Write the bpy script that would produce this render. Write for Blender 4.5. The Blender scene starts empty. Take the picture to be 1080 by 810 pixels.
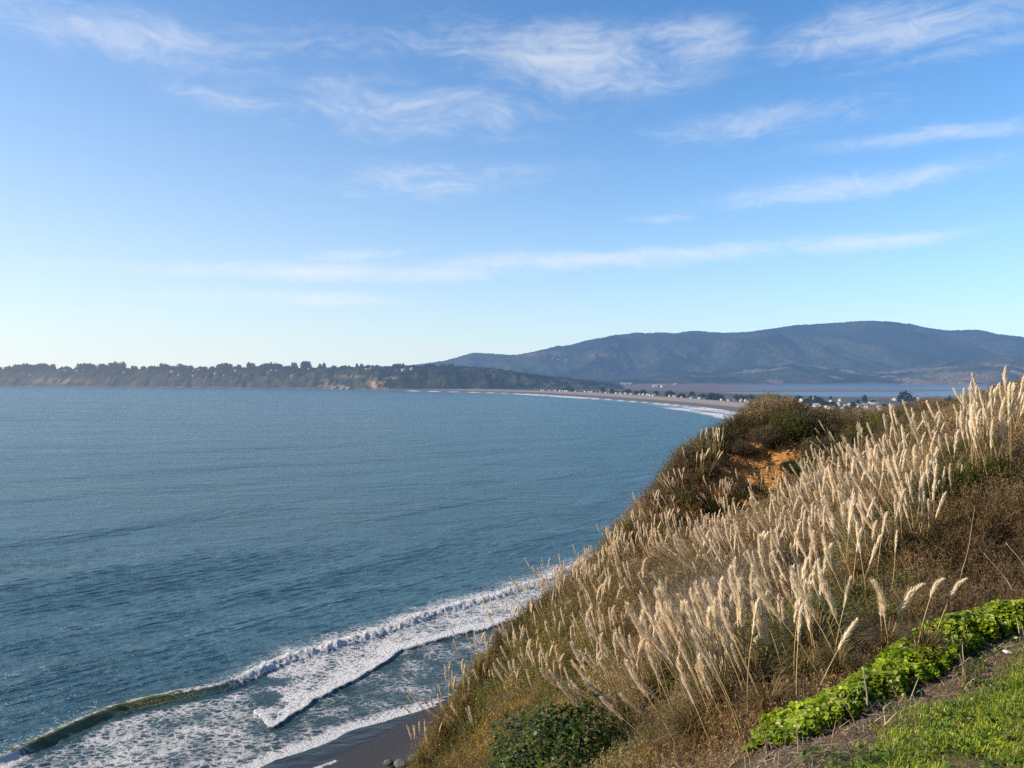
import bpy, math, random
import numpy as np
from mathutils import Vector, Matrix

R = math.radians
SEED = 11
random.seed(SEED)
rng = np.random.default_rng(SEED)
scene = bpy.context.scene
COL = scene.collection
EYE = 50.0            # eye height above the sea, metres
F, CX, HY = 811.0, 540.0, 397.0   # focal length, centre column and horizon row of the 1080x810 photograph

def P(px, py, Y):
    return np.array([(px - CX) / F * Y, Y, EYE - (py - HY) / F * Y])
def PZ(px, py, z=0.0):
    Y = (EYE - z) * F / (py - HY)
    return np.array([(px - CX) / F * Y, Y, z])

# ------------------------------------------------------------------ noise
def _h(ix, iy, s):
    n = (ix.astype(np.int64) * 374761393 + iy.astype(np.int64) * 668265263 + s * 974634777) & 0xffffffff
    n = ((n ^ (n >> 13)) * 1274126177) & 0xffffffff
    n = n ^ (n >> 16)
    return (n & 0xffffff) / float(0xffffff)
def vnoise(x, y, s=0):
    x = np.asarray(x, float); y = np.asarray(y, float)
    ix = np.floor(x); iy = np.floor(y)
    fx = x - ix; fy = y - iy
    fx = fx * fx * (3 - 2 * fx); fy = fy * fy * (3 - 2 * fy)
    a = _h(ix, iy, s); b = _h(ix + 1, iy, s); c = _h(ix, iy + 1, s); d = _h(ix + 1, iy + 1, s)
    return (a * (1 - fx) + b * fx) * (1 - fy) + (c * (1 - fx) + d * fx) * fy
def fbm(x, y, s=0, o=4, g=0.5):
    t = 0; a = 1.0; n = 0
    for k in range(o):
        t = t + a * vnoise(np.asarray(x) * 2 ** k + 17.3 * k, np.asarray(y) * 2 ** k - 9.1 * k, s + k); n += a; a *= g
    return t / n
def sstep(a, b, x):
    t = np.clip((x - a) / (b - a), 0, 1)
    return t * t * (3 - 2 * t)
def mixc(a, b, t):
    return np.asarray(a) * (1 - t[:, None]) + np.asarray(b) * t[:, None]

def polydist(x, y, pl):
    """distance, signed side (+ = right of travel), arclength of nearest point, nearest point"""
    pl = np.asarray(pl, float)[:, :2]
    best = np.full(x.shape, 1e18); side = np.zeros(x.shape); arc = np.zeros(x.shape)
    qx = np.zeros(x.shape); qy = np.zeros(x.shape)
    L = 0.0
    for i in range(len(pl) - 1):
        ax, ay = pl[i]; bx, by = pl[i + 1]
        dx, dy = bx - ax, by - ay
        l2 = dx * dx + dy * dy; l = math.sqrt(l2)
        t = np.clip(((x - ax) * dx + (y - ay) * dy) / l2, 0, 1)
        cx = ax + t * dx; cy = ay + t * dy
        d = (x - cx) ** 2 + (y - cy) ** 2
        m = d < best
        best = np.where(m, d, best)
        cr = (x - ax) * dy - (y - ay) * dx
        side = np.where(m, np.sign(cr), side)
        arc = np.where(m, L + t * l, arc)
        qx = np.where(m, cx, qx); qy = np.where(m, cy, qy)
        L += l
    d = np.sqrt(best)
    return d, d * np.where(side == 0, 1, side), arc, qx, qy
def smooth_poly(pts, n=8):
    p = np.asarray(pts, float); out = []
    for i in range(len(p) - 1):
        p0 = p[max(i - 1, 0)]; p1 = p[i]; p2 = p[i + 1]; p3 = p[min(i + 2, len(p) - 1)]
        for k in range(n):
            t = k / n
            out.append(0.5 * ((2 * p1) + (-p0 + p2) * t + (2 * p0 - 5 * p1 + 4 * p2 - p3) * t * t + (-p0 + 3 * p1 - 3 * p2 + p3) * t ** 3))
    out.append(p[-1])
    return np.array(out)

# ------------------------------------------------------------------ meshes
def mesh_np(name, verts, faces, col=None, mat_idx=None, smooth=False, attrs=None):
    """faces: list of int arrays (N,3) / (N,4)"""
    if not isinstance(faces, (list, tuple)): faces = [faces]
    faces = [np.asarray(f, np.int32) for f in faces if len(f)]
    me = bpy.data.meshes.new(name)
    verts = np.asarray(verts, np.float32)
    me.vertices.add(len(verts)); me.vertices.foreach_set('co', verts.ravel())
    tot = sum(f.size for f in faces); npoly = sum(len(f) for f in faces)
    me.loops.add(tot); me.polygons.add(npoly)
    me.loops.foreach_set('vertex_index', np.concatenate([f.ravel() for f in faces]))
    st = []; o = 0
    for f in faces:
        st.append(o + np.arange(len(f)) * f.shape[1]); o += f.size
    me.polygons.foreach_set('loop_start', np.concatenate(st).astype(np.int32))
    if smooth: me.polygons.foreach_set('use_smooth', np.ones(npoly, bool))
    if mat_idx is not None: me.polygons.foreach_set('material_index', np.asarray(mat_idx, np.int32))
    me.update(calc_edges=True)
    if col is not None:
        a = me.color_attributes.new('Col', 'FLOAT_COLOR', 'POINT')
        c = np.ones((len(verts), 4), np.float32); c[:, :3] = col
        a.data.foreach_set('color', c.ravel())
    for k, v in (attrs or {}).items():
        a = me.attributes.new(k, 'FLOAT', 'POINT'); a.data.foreach_set('value', np.asarray(v, np.float32))
    return me
def link(name, me, mats=None, parent=None, loc=None):
    o = bpy.data.objects.new(name, me); COL.objects.link(o)
    for m in (mats or []):
        me.materials.append(m)
    if parent is not None: o.parent = parent
    if loc is not None: o.location = loc
    return o
def empty(name, loc, rz=0.0, scale=1.0):
    o = bpy.data.objects.new(name, None); COL.objects.link(o)
    o.location = loc; o.rotation_euler = (0, 0, rz); o.scale = (scale,) * 3
    o.empty_display_size = 0.2
    return o
def tag(o, label=None, cat=None, group=None, kind=None):
    if label: o['label'] = label
    if cat: o['category'] = cat
    if group: o['group'] = group
    if kind: o['kind'] = kind
    return o
def dup(src, loc, rz=0.0, scale=None, label=None, group=None, cat=None):
    def rec(o, parent):
        c = o.copy(); COL.objects.link(c)
        if parent is not None: c.parent = parent
        for ch in list(o.children): rec(ch, c)
        return c
    r = rec(src, None)
    r.location = loc; r.rotation_euler = (0, 0, rz)
    if scale is not None: r.scale = scale if hasattr(scale, '__len__') else (scale,) * 3
    return tag(r, label, cat, group)

def grid_faces(nr, nc):
    i = np.arange(nr - 1)[:, None] * nc + np.arange(nc - 1)[None, :]
    i = i.ravel()
    return np.stack([i, i + 1, i + nc + 1, i + nc], 1)

class Soup:
    """collects vertex / face / colour blocks for one mesh"""
    def __init__(s): s.v = []; s.f3 = []; s.f4 = []; s.c = []; s.n = 0
    def add(s, v, f, c):
        v = np.asarray(v, float); f = np.asarray(f)
        c = np.asarray(c, float)
        if c.ndim == 1: c = np.repeat(c[None], len(v), 0)
        (s.f3 if f.shape[1] == 3 else s.f4).append(f + s.n)
        s.v.append(v); s.c.append(c); s.n += len(v)
    def mesh(s, name, smooth=False):
        fs = []
        if s.f3: fs.append(np.concatenate(s.f3))
        if s.f4: fs.append(np.concatenate(s.f4))
        return mesh_np(name, np.concatenate(s.v), fs, np.concatenate(s.c), smooth=smooth)

def scatter(tv, tf, pos, rotz, tilt, tiltdir, scale, tc=None, col=None):
    """place template (tv, tf) at many transforms, returns verts, faces, cols"""
    n = len(pos)
    cz, sz = np.cos(rotz), np.sin(rotz)
    ct, st = np.cos(tilt), np.sin(tilt); cd, sd = np.cos(tiltdir), np.sin(tiltdir)
    v = tv[None] * (scale[:, None, None] if np.ndim(scale) == 1 else scale[:, None, :])
    x = v[..., 0] * cz[:, None] - v[..., 1] * sz[:, None]
    y = v[..., 0] * sz[:, None] + v[..., 1] * cz[:, None]
    z = v[..., 2]
    a = x * cd[:, None] + y * sd[:, None]; b = -x * sd[:, None] + y * cd[:, None]
    a2 = a * ct[:, None] + z * st[:, None]; z2 = -a * st[:, None] + z * ct[:, None]
    x = a2 * cd[:, None] - b * sd[:, None]; y = a2 * sd[:, None] + b * cd[:, None]
    out = np.stack([x, y, z2], -1) + pos[:, None, :]
    f = (tf[None] + (np.arange(n) * len(tv))[:, None, None]).reshape(-1, tf.shape[1])
    c = None
    if col is not None:
        c = col[:, None, :] * (tc[None] if tc is not None else 1.0) * np.ones((n, len(tv), 1))
        c = c.reshape(-1, 3)
    return out.reshape(-1, 3), f, c

def tube(path, rad, sides=5):
    path = np.asarray(path, float); n = len(path); rad = np.broadcast_to(rad, n)
    t = np.gradient(path, axis=0); t /= np.linalg.norm(t, axis=1)[:, None] + 1e-9
    ref = np.where(np.abs(t[:, 2:3]) > 0.9, np.array([[1., 0, 0]]), np.array([[0, 0, 1.]]))
    u = np.cross(t, ref); u /= np.linalg.norm(u, axis=1)[:, None] + 1e-9
    w = np.cross(t, u)
    a = np.arange(sides) / sides * 2 * math.pi
    v = path[:, None] + rad[:, None, None] * (u[:, None] * np.cos(a)[None, :, None] + w[:, None] * np.sin(a)[None, :, None])
    f = []
    for i in range(n - 1):
        for k in range(sides):
            f.append((i * sides + k, i * sides + (k + 1) % sides, (i + 1) * sides + (k + 1) % sides, (i + 1) * sides + k))
    return v.reshape(-1, 3), np.array(f)

# ------------------------------------------------------------------ materials
class NT:
    def __init__(s, tree): s.t = tree
    def n(s, typ, **kw):
        o = s.t.nodes.new(typ)
        for k, v in kw.items(): setattr(o, k, v)
        return o
    def l(s, a, b): s.t.links.new(a, b)
    def val(s, x, sock):
        if isinstance(x, (int, float)): sock.default_value = x
        elif isinstance(x, (tuple, list)):
            sock.default_value = tuple(x) + ((1.0,) if len(x) == 3 and len(sock.default_value) == 4 else ())
        else: s.l(x, sock)
    def math(s, op, a, b=0.0, c=None, clamp=False):
        o = s.n('ShaderNodeMath', operation=op, use_clamp=clamp)
        s.val(a, o.inputs[0]); s.val(b, o.inputs[1])
        if c is not None: s.val(c, o.inputs[2])
        return o.outputs[0]
    def mix(s, a, b, f, blend='MIX'):
        o = s.n('ShaderNodeMix', data_type='RGBA', blend_type=blend)
        s.val(f, o.inputs[0]); s.val(a, o.inputs[6]); s.val(b, o.inputs[7])
        return o.outputs[2]
    def noise(s, vec, scale, detail=4, rough=0.55, dist=0.0):
        o = s.n('ShaderNodeTexNoise'); o.inputs['Scale'].default_value = scale; o.inputs['Detail'].default_value = detail
        o.inputs['Roughness'].default_value = rough; o.inputs['Distortion'].default_value = dist
        if vec is not None: s.l(vec, o.inputs['Vector'])
        return o.outputs['Fac']
    def mapr(s, x, a, b, c=0.0, d=1.0, smooth=True):
        o = s.n('ShaderNodeMapRange', interpolation_type='SMOOTHSTEP' if smooth else 'LINEAR')
        s.val(x, o.inputs[0])
        for i, v in enumerate((a, b, c, d)): s.val(v, o.inputs[i + 1])
        return o.outputs[0]
    def mapping(s, vec, scale=(1, 1, 1), rot=(0, 0, 0)):
        o = s.n('ShaderNodeMapping'); s.l(vec, o.inputs[0]); o.inputs['Scale'].default_value = scale; o.inputs['Rotation'].default_value = rot
        return o.outputs[0]

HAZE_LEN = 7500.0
def new_mat(name):
    m = bpy.data.materials.new(name); m.use_nodes = True
    m.node_tree.nodes.clear()
    return m, NT(m.node_tree)
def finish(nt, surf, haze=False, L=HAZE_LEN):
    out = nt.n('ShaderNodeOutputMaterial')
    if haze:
        # aerial haze painted as emission over the surface, growing with distance from the overlook
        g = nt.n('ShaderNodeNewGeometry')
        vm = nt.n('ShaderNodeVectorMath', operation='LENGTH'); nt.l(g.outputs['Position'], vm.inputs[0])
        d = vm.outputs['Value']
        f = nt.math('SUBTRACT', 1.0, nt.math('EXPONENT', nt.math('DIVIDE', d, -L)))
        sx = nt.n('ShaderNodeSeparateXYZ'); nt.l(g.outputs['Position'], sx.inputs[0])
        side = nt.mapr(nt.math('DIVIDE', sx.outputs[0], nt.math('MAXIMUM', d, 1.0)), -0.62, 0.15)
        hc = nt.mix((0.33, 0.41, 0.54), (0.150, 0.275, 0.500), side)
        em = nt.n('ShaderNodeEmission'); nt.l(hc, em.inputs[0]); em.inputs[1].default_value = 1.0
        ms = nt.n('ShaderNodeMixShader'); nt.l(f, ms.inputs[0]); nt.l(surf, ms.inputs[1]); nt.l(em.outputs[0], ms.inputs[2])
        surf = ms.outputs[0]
    nt.l(surf, out.inputs[0])
def principled(nt, col, rough=0.8, spec=0.3, normal=None):
    p = nt.n('ShaderNodeBsdfPrincipled')
    nt.val(col, p.inputs['Base Color']); nt.val(rough, p.inputs['Roughness'])
    p.inputs['Specular IOR Level'].default_value = spec
    if normal is not None: nt.l(normal, p.inputs['Normal'])
    return p.outputs[0]
def attr(nt, name='Col', fac=False):
    a = nt.n('ShaderNodeAttribute', attribute_name=name)
    return a.outputs['Fac'] if fac else a.outputs['Color']
def bump(nt, h, strength=0.5, dist=0.1):
    b = nt.n('ShaderNodeBump'); b.inputs['Strength'].default_value = strength; b.inputs['Distance'].default_value = dist
    nt.l(h, b.inputs['Height'])
    return b.outputs[0]
def pos(nt): return nt.n('ShaderNodeNewGeometry').outputs['Position']
def leaf_mat(name, transl=0.35, rough=0.55, spec=0.3, haze=False, tint=(1, 1, 1), var=0.25, vscale=3.0):
    m, nt = new_mat(name)
    c = attr(nt)
    n = nt.noise(pos(nt), vscale, 3)
    f = nt.mapr(n, 0.3, 0.7, 1 - var, 1 + var, False)
    mul = nt.n('ShaderNodeVectorMath', operation='SCALE'); nt.l(c, mul.inputs[0]); nt.l(f, mul.inputs['Scale'])
    c = nt.mix(mul.outputs[0], tint, 1.0, 'MULTIPLY')
    d = principled(nt, c, rough, spec)
    if transl > 0:
        t = nt.n('ShaderNodeBsdfTranslucent'); nt.l(c, t.inputs[0])
        ms = nt.n('ShaderNodeMixShader'); ms.inputs[0].default_value = transl
        nt.l(d, ms.inputs[1]); nt.l(t.outputs[0], ms.inputs[2]); d = ms.outputs[0]
    finish(nt, d, haze)
    return m

M = {}
M['scrub'] = leaf_mat('dry_scrub', 0.35, 0.7, 0.15, vscale=1.2)
M['plume'] = leaf_mat('plume_fibre', 0.28, 0.7, 0.2, var=0.12, vscale=5)
M['blade'] = leaf_mat('grass_blade', 0.35, 0.5, 0.3, vscale=2)
M['leaf'] = leaf_mat('soft_leaf', 0.45, 0.4, 0.4, vscale=4)
M['glossy'] = leaf_mat('glossy_leaf', 0.25, 0.42, 0.3, vscale=4)
M['straw'] = leaf_mat('dry_straw', 0.1, 0.8, 0.15, vscale=6)
M['bark'] = leaf_mat('bark', 0.0, 0.85, 0.15, vscale=20)
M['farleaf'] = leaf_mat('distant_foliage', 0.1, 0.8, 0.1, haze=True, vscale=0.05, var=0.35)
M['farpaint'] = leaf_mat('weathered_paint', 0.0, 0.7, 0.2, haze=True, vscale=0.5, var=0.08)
M['stone'] = leaf_mat('grey_stone', 0.0, 0.85, 0.2, vscale=3, var=0.35)

# ------------------------------------------------------------------ camera, light, sky
cam = bpy.data.cameras.new('camera'); camo = bpy.data.objects.new('camera', cam); COL.objects.link(camo)
cam.sensor_width = 36.0; cam.lens = F / 1080 * 36.0; cam.clip_start = 0.05; cam.clip_end = 60000
cam.shift_y = -8.0 / 1080
camo.location = (0, 0, EYE); camo.rotation_euler = (R(90), 0, 0)
scene.camera = camo
SUN_AZ, SUN_EL = -100.0, 27.0      # degrees from the view axis (negative = left), above the horizon
sd = Vector((math.sin(R(SUN_AZ)) * math.cos(R(SUN_EL)), math.cos(R(SUN_AZ)) * math.cos(R(SUN_EL)), math.sin(R(SUN_EL))))
sl = bpy.data.lights.new('sun', 'SUN'); sl.energy = 5.0; sl.angle = R(0.5); sl.color = (1.2, 1.0, 0.76)
so = bpy.data.objects.new('sun', sl); COL.objects.link(so); so.rotation_euler = sd.to_track_quat('Z', 'Y').to_euler(); so.location = (-60, 20, 120)

w = bpy.data.worlds.new('World'); scene.world = w; w.use_nodes = True
w.node_tree.nodes.clear(); nt = NT(w.node_tree)
sky = nt.n('ShaderNodeTexSky', sky_type='NISHITA'); sky.sun_disc = False
sky.sun_elevation = R(SUN_EL); sky.sun_rotation = R(SUN_AZ); sky.altitude = 50; sky.air_density = 1.0; sky.dust_density = 0.15; sky.ozone_density = 3.0
hsv = nt.n('ShaderNodeHueSaturation'); hsv.inputs['Saturation'].default_value = 1.15; hsv.inputs['Value'].default_value = 1.0
nt.l(sky.outputs[0], hsv.inputs['Color'])
tc = nt.n('ShaderNodeTexCoord'); sep = nt.n('ShaderNodeSeparateXYZ'); nt.l(tc.outputs['Generated'], sep.inputs[0])
az = nt.math('MULTIPLY', nt.math('ARCTAN2', sep.outputs[0], sep.outputs[1]), 57.29578)
el = nt.math('MULTIPLY', nt.math('ARCSINE', sep.outputs[2]), 57.29578)
cv = nt.n('ShaderNodeCombineXYZ'); nt.l(az, cv.inputs[0]); nt.l(el, cv.inputs[1])
# wispy cirrus: streaks drawn out sideways, bent by a slower noise
warp = nt.n('ShaderNodeTexNoise'); warp.inputs['Scale'].default_value = 0.12; warp.inputs['Detail'].default_value = 3; nt.l(cv.outputs[0], warp.inputs['Vector'])
wv = nt.n('ShaderNodeVectorMath', operation='MULTIPLY_ADD'); nt.l(warp.outputs['Color'], wv.inputs[0]); wv.inputs[1].default_value = (7, 3.2, 0); nt.l(cv.outputs[0], wv.inputs[2])
st1 = nt.noise(nt.mapping(wv.outputs[0], (0.11, 0.55, 1), (0, 0, R(-4))), 1.0, 8, 0.62, 0.6)
st2 = nt.noise(nt.mapping(wv.outputs[0], (0.35, 0.75, 1), (0, 0, R(18))), 1.0, 7, 0.65, 1.2)
stk = nt.math('ADD', nt.math('MULTIPLY', st1, 0.62), nt.math('MULTIPLY', st2, 0.38))
total = None
# azimuth, elevation, half width, half height (degrees), tilt, strength
for a0, e0, sw, sh, tilt, k in [
    (4.0, 22.4, 9, 2.2, -6, 1.1), (13.5, 23.0, 4.0, 1.6, 3, 1.0), (-8, 18.9, 11, 2.0, -2, .75), (27, 21.9, 8, 1.7, -3, .95), (33, 20.2, 9, .8, 0, .7), (-14, 23.2, 12, 1.6, 2, .45),
    (18, 17.4, 8.0, 1.1, 2, .8), (31, 15.3, 9, .6, -1, .9), (-20, 18.7, 5, 1.0, -4, .7), (-7, 14.2, 10, 1.3, 5, .7), (24, 12.8, 10, .9, 4, .8), (10.5, 11.4, 3, .35, 0, .7),
    (6, 8.6, 19, .75, 1.5, 1.0), (24, 9.0, 6, .6, 0, 1.1), (-13, 7.5, 15, .7, 1, 1.05), (-11, 8.8, 5, .5, 6, .9), (-17, 5.6, 9, .6, 0, .9), (-30, 21.8, 13, 1.6, -3, .8), (-34, 21.5, 6, 1, 0, .4),
    (60, 20, 15, 3, 0, .7), (-70, 15, 16, 3, 0, .7), (110, 35, 30, 6, 0, .6), (-130, 30, 30, 6, 0, .6), (0, 42, 30, 6, 0, .5)]:
    ct, sn = math.cos(R(tilt)), math.sin(R(tilt))
    dx = nt.math('SUBTRACT', az, float(a0)); dy = nt.math('SUBTRACT', el, float(e0))
    u = nt.math('ADD', nt.math('MULTIPLY', dx, ct / sw), nt.math('MULTIPLY', dy, sn / sw))
    v = nt.math('ADD', nt.math('MULTIPLY', dx, -sn / sh), nt.math('MULTIPLY', dy, ct / sh))
    r2 = nt.math('ADD', nt.math('MULTIPLY', u, u), nt.math('MULTIPLY', v, v))
    g = nt.math('MULTIPLY', nt.math('EXPONENT', nt.math('MULTIPLY', r2, -0.8)), float(k))
    total = g if total is None else nt.math('MAXIMUM', total, g)
# a blob thickens the streaks where it lies; a thin veil everywhere
thr = nt.math('SUBTRACT', 0.62, nt.math('MULTIPLY', total, 0.34))
cl = nt.mapr(nt.math('SUBTRACT', stk, thr), -0.10, 0.44, 0, 1)
cl = nt.math('MULTIPLY', cl, nt.mapr(total, 0.0, 0.6, 0.12, 0.60))
fade = nt.mapr(el, 0.5, 6.0)
cl = nt.math('MULTIPLY', cl, fade, clamp=True)
# pale low glow on the sun's side is mostly painted by the veil below; clouds are lit white
gain = nt.n('ShaderNodeVectorMath', operation='MULTIPLY'); nt.l(hsv.outputs[0], gain.inputs[0]); gain.inputs[1].default_value = (0.76, 1.155, 1.36)
# marine haze: a pale veil low in the sky, whiter toward the sun
sunw = nt.mapr(az, -75, 20)
veil = nt.mix((7.0, 6.95, 6.7), (4.75, 5.35, 5.95), sunw)
vf = nt.math('MULTIPLY', nt.math('EXPONENT', nt.math('DIVIDE', nt.math('ABSOLUTE', el), nt.mapr(az, -60, 30, -15.0, -8.5))), .95)
veiled = nt.mix(gain.outputs[0], veil, vf)
# unseen sky at the sides, behind and overhead dimmed to weaken the fill light
fill_dim = nt.math('MULTIPLY', nt.mapr(nt.math('ABSOLUTE', nt.math('ADD', az, 20.0)), 75, 125, 1.0, .45), nt.mapr(el, 30, 55, 1.0, .55))
dv = nt.n('ShaderNodeVectorMath', operation='SCALE'); nt.l(veiled, dv.inputs[0]); nt.l(fill_dim, dv.inputs['Scale']); veiled = dv.outputs[0]
cc = nt.mix(veiled, (6.3, 6.4, 6.55), cl)
bg = nt.n('ShaderNodeBackground'); nt.l(cc, bg.inputs[0]); bg.inputs[1].default_value = 0.15
wo = nt.n('ShaderNodeOutputWorld'); nt.l(bg.outputs[0], wo.inputs[0])

scene.view_settings.view_transform = 'Standard'; scene.view_settings.look = 'None'; scene.view_settings.exposure = 0; scene.view_settings.gamma = 1
scene.render.engine = 'CYCLES'; scene.cycles.use_denoising = False
scene.cycles.max_bounces = 9; scene.cycles.diffuse_bounces = 4; scene.cycles.glossy_bounces = 2; scene.cycles.transmission_bounces = 6
scene.cycles.caustics_reflective = False; scene.cycles.caustics_refractive = False

# ------------------------------------------------------------------ the hillside
ctrl = [P(*a) for a in [
    (830, 810, 5.4), (930, 810, 5.5), (1020, 810, 5.6), (1080, 810, 5.7), (815, 792, 5.8), (900, 742, 6.8), (1000, 692, 8.0), (1080, 662, 9.0), (1080, 720, 7.4), (980, 750, 6.7),
    (1080, 606, 13), (1000, 606, 13), (900, 645, 12.3), (800, 725, 10.3), (700, 785, 10.3), (600, 830, 12.5), (740, 830, 7.8),
    (430, 830, 25.5), (455, 775, 27), (490, 725, 28.6), (530, 665, 30.5), (585, 612, 33), (640, 570, 36), (685, 520, 39), (722, 485, 42), (760, 462, 45), (800, 450, 47), (830, 446, 49),
    (900, 464, 46), (960, 474, 36), (1000, 472, 28), (1080, 462, 20),
    (560, 730, 23.5), (650, 690, 20), (760, 648, 17), (700, 606, 26), (780, 582, 28), (768, 544, 39.0), (800, 545, 39.5), (760, 572, 33), (812, 466, 45.0), (835, 500, 42.5), (880, 510, 30), (900, 570, 19), (960, 530, 18), (1040, 505, 16.5), (1040, 575, 13.5), (500, 800, 23.5), (840, 630, 14)]]
ctrl += [np.array([a, b, EYE + c]) for a, b, c in [
    (0, 0, -1.65), (3, 0, -1.7), (6, 4, -2.3), (2, 3, -2.3), (-2, 4, -3.4), (-6, 8, -9), (-8, -2, -6), (-6, 18, -15), (20, 10, 0.5), (15, 0, -.2), (32, 18, 3), (34, 36, 2.0), (10, 5, -2.0), (11, -6, -1), (0, -10, -1.5), (60, 20, 8), (60, 45, 6), (9, 8.5, -2.6)]]
ctrl = np.array(ctrl)
def _tps_k(r2): return np.where(r2 > 1e-12, r2 * np.log(r2 + 1e-12) * 0.5, 0)
_n = len(ctrl); _K = _tps_k(((ctrl[:, None, :2] - ctrl[None, :, :2]) ** 2).sum(-1)) + np.eye(_n) * 0.4
_Pm = np.c_[np.ones(_n), ctrl[:, :2]]
_w = np.linalg.solve(np.block([[_K, _Pm], [_Pm.T, np.zeros((3, 3))]]), np.r_[ctrl[:, 2], 0, 0, 0])
def tps(x, y):
    z = _w[_n] + _w[_n + 1] * x + _w[_n + 2] * y
    for i in range(_n):
        z = z + _w[i] * _tps_k((x - ctrl[i, 0]) ** 2 + (y - ctrl[i, 1]) ** 2)
    return z
BND = np.array([(-11, -25), (-8, 0), (-6.2, 14), (-3.5, 25.5), (-2.9, 27.2), (-1.9, 29), (-.5, 30.8), (1.7, 33.3), (4.3, 36.3), (6.9, 39.3), (9.3, 42.3), (12.1, 45.5), (15, 47.7), (17.5, 49.8), (21, 50.5), (30, 49), (60, 52), (200, 60)])
EDGE = np.array([(0.4, 4.1), (1.2, 5.1), (1.97, 5.75), (3.0, 6.75), (4.54, 7.95), (6.0, 8.95), (8.5, 10.4), (12, 11.5), (20, 12)])   # outer edge of the mown verge
def poly_in(x, y, pl):
    inside = np.zeros(x.shape, bool); n = len(pl)
    for i in range(n):
        x1, y1 = pl[i]; x2, y2 = pl[(i + 1) % n]
        c = ((y1 > y) != (y2 > y)) & (x < (x2 - x1) * (y - y1) / (y2 - y1 + 1e-12) + x1)
        inside ^= c
    return inside
def edge_s(x, y): return polydist(x, y, EDGE)[1]         # + on the lawn side
def hill_base(x, y):
    d, s, a, qx, qy = polydist(x, y, BND)
    out = s < 0
    bx_, by_ = np.where(out, qx, x), np.where(out, qy, y)
    z = tps(bx_, by_) - 1.0 * np.exp(-(np.maximum(s, 0) / 5.0) ** 2) * sstep(12, 22, by_) * sstep(44, 38, by_)
    z = z + 1.35 * np.exp(-((bx_ - 16.4) / 2.5) ** 2 - ((by_ - 47.5) / 2.6) ** 2)
    return np.where(out, z - 3.0 * (np.sqrt(d * d + 1.0) - 1.0), z), s
def hill_z(x, y):
    x = np.asarray(x, float); y = np.asarray(y, float)
    z, s = hill_base(x, y)
    e = edge_s(x, y)
    rough = sstep(0.2, -1.0, e)
    z = z + rough * ((fbm(x * 0.45, y * 0.45, 5, 4) - 0.5) * 0.7) + (fbm(x * 3, y * 3, 8, 3) - 0.5) * 0.06
    return np.maximum(z, -2.0)
def cast(px, py, y0=3.0, y1=62.0):
    Y = np.arange(y0, y1, 0.04)
    X = (px - CX) / F * Y; Z = EYE - (py - HY) / F * Y
    hz = hill_z(X, Y)
    hit = np.nonzero(hz >= Z)[0]
    if len(hit) == 0:
        i = int(np.argmin(Z - hz))
    else: i = hit[0]
    return np.array([X[i], Y[i], hz[i]])

# bare slip of orange earth on the far shoulder
EARTH = np.array([cast(px, py, 36)[:2] for px, py in [(744, 540), (752, 505), (772, 476), (796, 456), (826, 456), (840, 474), (834, 500), (818, 512), (806, 535), (770, 556)]])
EC = EARTH.mean(0)
def earth_mask(x, y):
    d = polydist(x, y, np.vstack([EARTH, EARTH[:1]]))[0]
    s = np.where(poly_in(x, y, EARTH), d, -d)
    return sstep(-0.35, 0.25, s + (fbm(x * 1.2, y * 1.2, 31, 3) - 0.42) * 1.4)
gx = np.concatenate([np.arange(-45, -9, 0.6), np.arange(-9, 24, 0.11), np.arange(24, 90, 0.8)])
gy = np.concatenate([np.arange(-25, 3, 0.5), np.arange(3, 53, 0.11), np.arange(53, 90, 0.6)])
X, Y = np.meshgrid(gx, gy); X = X.ravel(); Y = Y.ravel()
Z = hill_z(X, Y); em = earth_mask(X, Y)
Z += em * (fbm(X * 1.5, Y * 1.5, 41, 4) - 0.5) * 0.7
e = edge_s(X, Y)
c = mixc((0.050, 0.036, 0.022), (0.085, 0.065, 0.035), fbm(X * .8, Y * .8, 3, 4))
dirt = mixc((0.13, 0.09, 0.055), (0.24, 0.18, 0.12), fbm(X * 3, Y * 3, 21, 4))
lawn_c = mixc((0.10, 0.16, 0.025), (0.19, 0.17, 0.07), sstep(.35, .7, fbm(X * 1.3, Y * 1.3, 23, 4)))
lc = mixc(dirt, lawn_c, sstep(0.3, .6, e))
c = c * (1 - sstep(-.3, 0.0, e))[:, None] + lc * sstep(-.3, 0.0, e)[:, None]
orange = mixc((0.46, 0.21, 0.06), (0.66, 0.36, 0.13), fbm(X * 2.3, Y * 2.3, 51, 4))
orange = orange * (0.75 + 0.5 * fbm(X * 7, Y * 7, 52, 3))[:, None]
c = c * (1 - em)[:, None] + orange * em[:, None]
m, nt = new_mat('hillside_earth')
cn = attr(nt); p_ = pos(nt)
n1 = nt.noise(p_, 9.0, 6); n2 = nt.noise(p_, 45.0, 4)
cmul = nt.mapr(nt.math('ADD', nt.math('MULTIPLY', n1, .5), nt.math('MULTIPLY', n2, .5)), .3, .7, .55, 1.45, False)
sc_ = nt.n('ShaderNodeVectorMath', operation='SCALE'); nt.l(cn, sc_.inputs[0]); nt.l(cmul, sc_.inputs['Scale'])
finish(nt, principled(nt, sc_.outputs[0], 0.95, 0.1, bump(nt, nt.math('ADD', n1, nt.math('MULTIPLY', n2, .4)), .8, .08)))
tag(link('hillside', mesh_np('hillside', np.c_[X, Y, Z], grid_faces(len(gy), len(gx)), c, smooth=True), [m]), kind='structure')


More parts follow.
